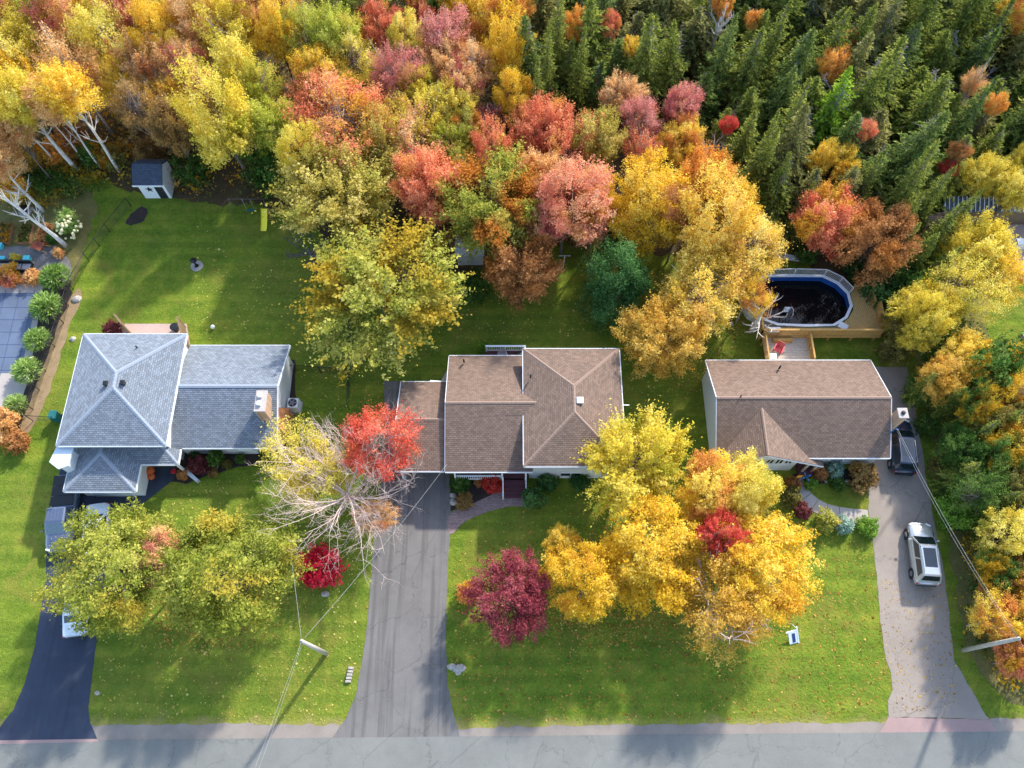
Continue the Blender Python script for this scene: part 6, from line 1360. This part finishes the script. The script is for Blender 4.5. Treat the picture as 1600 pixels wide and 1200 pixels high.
for x, y, r_, h_, lm, lb in (
    (12, 434, 20, 1.4, 'coralgold', "red and orange shrub in front of garden sofas"), (52, 432, 14, 1.2, 'peach', "pale peach shrub beside the first ornamental grass"), (24, 404, 9, .8, 'yellow', "small yellow bush beside the garden sofa"), (90, 395, 9, .8, 'peach', "small peach shrub at gravel path corner"), (80, 372, 10, 1.0, 'green', "dark green shrub at bent birch's foot"),
    (8, 660, 24, 2.2, 'peach', "peach orange shrub on planting strip beside last ornamental grass"), (28, 690, 18, 1.6, 'rust', "rust red twiggy shrub below planting strip"), (174, 514, 14, 1.3, 'maroon', "purple leaved shrub beside patio privacy screen"),
    (310, 727, 17, 1.2, 'maroon', "dark red mounded shrub in slate-roofed house's front bed"), (339, 713, 13, 1.6, 'green', "upright green shrub against wing's front wall"), (418, 716, 15, 1.3, 'green', "green shrub at front corner of wing"), (354, 727, 7, .6, 'olive', "small olive plant in middle of front bed"), (375, 718, 8, .7, 'green', "small green plant near wing window"), (333, 738, 8, .6, 'brown', "brownish plant at front bed edge"), (305, 710, 8, .8, 'dkgreen', "dark green plant beside porch wing wall"), (285, 740, 10, .7, 'rust', "rust coloured low plant beside flower pot"),
    (722, 756, 15, 1.4, 'green', "round green shrub beside driveway under porch rail"), (724, 783, 14, 1.1, 'brown', "brown green shrub at corner of brick walk"), (769, 757, 17, 1.5, 'red', "bright red shrub beside the porch steps"), (748, 752, 9, .9, 'rust', "small rust shrub beside the red one"), (832, 776, 17, 1.9, 'dkgreen', "glossy dark green rhododendron at end of brick walk"), (855, 755, 16, 1.4, 'dkgreen', "dark green shrub in shade below carport house's front window"), (905, 748, 16, 1.3, 'dkgreen', "dark green foundation shrub beneath lemon maple"),
    (1305, 735, 14, 1.4, 'silver', "silvery green shrub beside bungalow porch"), (1307, 752, 14, 1.0, 'green', "dark shrub in front of silvery green shrub"), (1352, 745, 22, 1.7, 'brown', "large brown green shrub beside black SUV"), (1283, 741, 11, 1.0, 'rust', "rust brown shrub under the porch brace"), (1268, 756, 10, .9, 'bright', "light green plant where slab walk begins"), (1236, 775, 17, 1.5, 'olive', "olive shrub between slab walk and golden tree"), (1255, 800, 14, 1.1, 'maroon', "dark reddish shrub inside slab walk's curve"), (1290, 816, 17, 1.4, 'yelgreen', "round yellow-green shrub below slab walk"), (1320, 822, 14, 1.2, 'silver', "round silver blue shrub below slab walk"), (1356, 824, 17, 1.2, 'bright', "bright green shrub at slab walk and driveway corner"), (1240, 755, 12, 1.1, 'rust', "rust shrub beside orange flag"),
    (757, 546, 9, 1.1, 'bright', "light green shrub beside back deck steps")): shrub(x, y, r_, h_, lm, lb)
for i, q in enumerate(beds):
    rg = np.random.default_rng(60 + i); n_ = 420; uu, vv = rg.random((n_, 1)), rg.random((n_, 1)); Q = [np.array(p) for p in q]; P = (Q[0] * (1 - uu) + Q[1] * uu) * (1 - vv) + (Q[3] * (1 - uu) + Q[2] * uu) * vv; P[:, 2] = rg.uniform(.2, .5, n_)
    A, B = blades(rg, P, np.tile([0, 0, 1.], (n_, 1)), .2); me = quads_mesh("vegetable_leaves", P, A, B, rg.random(n_), rg.random(n_)); me.materials.append(MATS["leaf_" + ("oliveorange", "olive", "rust")[i]])
    o = bpy.data.objects.new("vegetable_plants", me); col.objects.link(o); tag(o, ("leafy orange-tinged vegetables filling the bed nearest the fence line", "low olive vegetables in the narrow middle bed", "sparse rust coloured plants in bed beside wheelbarrow")[i].replace("nearest the fence line", "next to gravel gap"), "plants", None, "stuff")

# ---- undergrowth, fallen leaves, grass tufts
def scatter(name, n_, sampler, zlo, zhi, size, lm, label, cat, seed, up_=1.0, asp=.6):
    rg = np.random.default_rng(seed); P = sampler(rg, n_); P[:, 2] = rg.uniform(zlo, zhi, len(P)) * 1.0
    A, B = blades(rg, P, np.tile([0, 0, up_], (len(P), 1)), size, asp); me = quads_mesh(name, P, A, B, rg.random(len(P)), rg.random(len(P))); me.materials.append(MATS["leaf_" + lm])
    o = bpy.data.objects.new(name, me); col.objects.link(o); return tag(o, label, cat, None, "stuff")
def in_px(poly):
    def s(rg, n_):
        xs = [p[0] for p in poly]; ys = [p[1] for p in poly]; out = []
        while len(out) < n_:
            q = (rg.uniform(min(xs), max(xs)), rg.uniform(min(ys), max(ys)))
            if inside(q, poly): out.append(W(*q, 0))
        return np.array(out)
    return s
def clumpy(base, k, spread, zs):
    def s(rg, n_):
        c_ = base(rg, k); i = rg.integers(0, k, n_); P = c_[i] + rg.normal(0, 1, (n_, 3)) * np.array([spread, spread, 0]); return P
    return s
wood_px = [(-60, -60), (830, -60), (1000, 150), (1200, 330), (1230, 385), (960, 360), (870, 370), (760, 415), (560, 395), (450, 325), (290, 305), (205, 285), (90, 255), (-60, 240)]
for lm, sd_, n_, lb in (('oliveorange', 1, 9000, "olive and orange undergrowth leaves under the autumn wood"), ('brown', 2, 8000, "brown undergrowth under the autumn wood"), ('olivegold', 3, 7000, "green and gold undergrowth under the autumn wood")): scatter("undergrowth", n_, clumpy(in_px(wood_px), 170, .9, 1), .1, 1.7, .26, lm, lb, "undergrowth", sd_)
scatter("undergrowth", 9000, clumpy(in_px([(830, -60), (1700, -60), (1700, 300), (1480, 330), (1400, 420), (1240, 380), (1180, 300), (1000, 150)]), 160, 1.0, 1), .05, 1.3, .26, "olive", "dark olive undergrowth beneath the spruces", "undergrowth", 4)
scatter("undergrowth", 14000, clumpy(in_px([(1440, 480), (1460, 640), (1485, 760), (1505, 900), (1530, 1000), (1580, 1075), (1700, 1090), (1700, 600), (1560, 560), (1500, 480)]), 230, .7, 1), .05, 1.1, .22, "olivegold", "tangled green and gold undergrowth along bungalow's driveway", "undergrowth", 5)
scatter("undergrowth", 6000, clumpy(in_px([(1450, 560), (1475, 700), (1510, 860), (1540, 980), (1600, 1060), (1700, 1060), (1700, 620)]), 120, .6, 1), .05, 1.0, .22, "brown", "brown dying undergrowth along bungalow's driveway", "undergrowth", 6)
scatter("undergrowth", 5000, clumpy(in_px([(-20, 262), (90, 262), (190, 280), (150, 300), (60, 320), (-20, 300)]), 90, .6, 1), .05, 1.0, .2, "olivegold", "weedy undergrowth at birch trunks' feet", "undergrowth", 7)
front_px = [(150, 1125), (160, 990), (190, 860), (300, 760), (450, 720), (590, 830), (560, 1060), (520, 1128)]
front2_px = [(702, 1060), (712, 860), (860, 770), (1240, 800), (1360, 850), (1385, 1040), (1380, 1120), (720, 1128)]
back_px = [(300, 340), (500, 430), (740, 430), (960, 400), (1180, 520), (1200, 600), (980, 640), (980, 520), (700, 540), (560, 640), (470, 660), (460, 530), (300, 530)]
for nm, poly, n_, lm, sd_, lb in (("fallen_leaves", front_px, 1600, "maize", 11, "fallen pale leaves scattered on front lawn of slate-roofed house"), ("fallen_leaves", front2_px, 3600, "litter", 12, "fallen golden leaves on front lawn under the golden trees"), ("fallen_leaves", back_px, 1800, "maize", 13, "fallen pale leaves scattered over the back lawns")):
    scatter(nm, n_, in_px(poly), .015, .03, .12, lm, lb, "leaves", sd_, 3.0, .8)
scatter("fallen_leaves", 5200, clumpy(in_px([(960, 780), (1200, 800), (1260, 960), (1000, 1000), (840, 980)]), 300, .9, 1), .015, .03, .13, "litter", "thick golden leaf fall beneath the golden front trees", "leaves", 14, 3.0, .8)
scatter("fallen_leaves", 2600, clumpy(in_px([(240, 900), (450, 900), (420, 1000), (250, 1000)]), 120, .8, 1), .015, .03, .12, "litter", "yellow leaf drifts beneath the round front maples", "leaves", 17, 3.0, .8)
scatter("fallen_leaves", 1500, in_px([(960, 400), (1180, 500), (1080, 620), (960, 560)]), .015, .03, .13, "litter", "orange leaf fall around the dark green pine", "leaves", 15, 3.0, .8)
scatter("fallen_leaves", 500, in_px([(1365, 900), (1480, 930), (1500, 1100), (1390, 1120)]), .02, .03, .1, "litter", "few fallen leaves on bungalow's driveway", "leaves", 16, 3.0, .8)
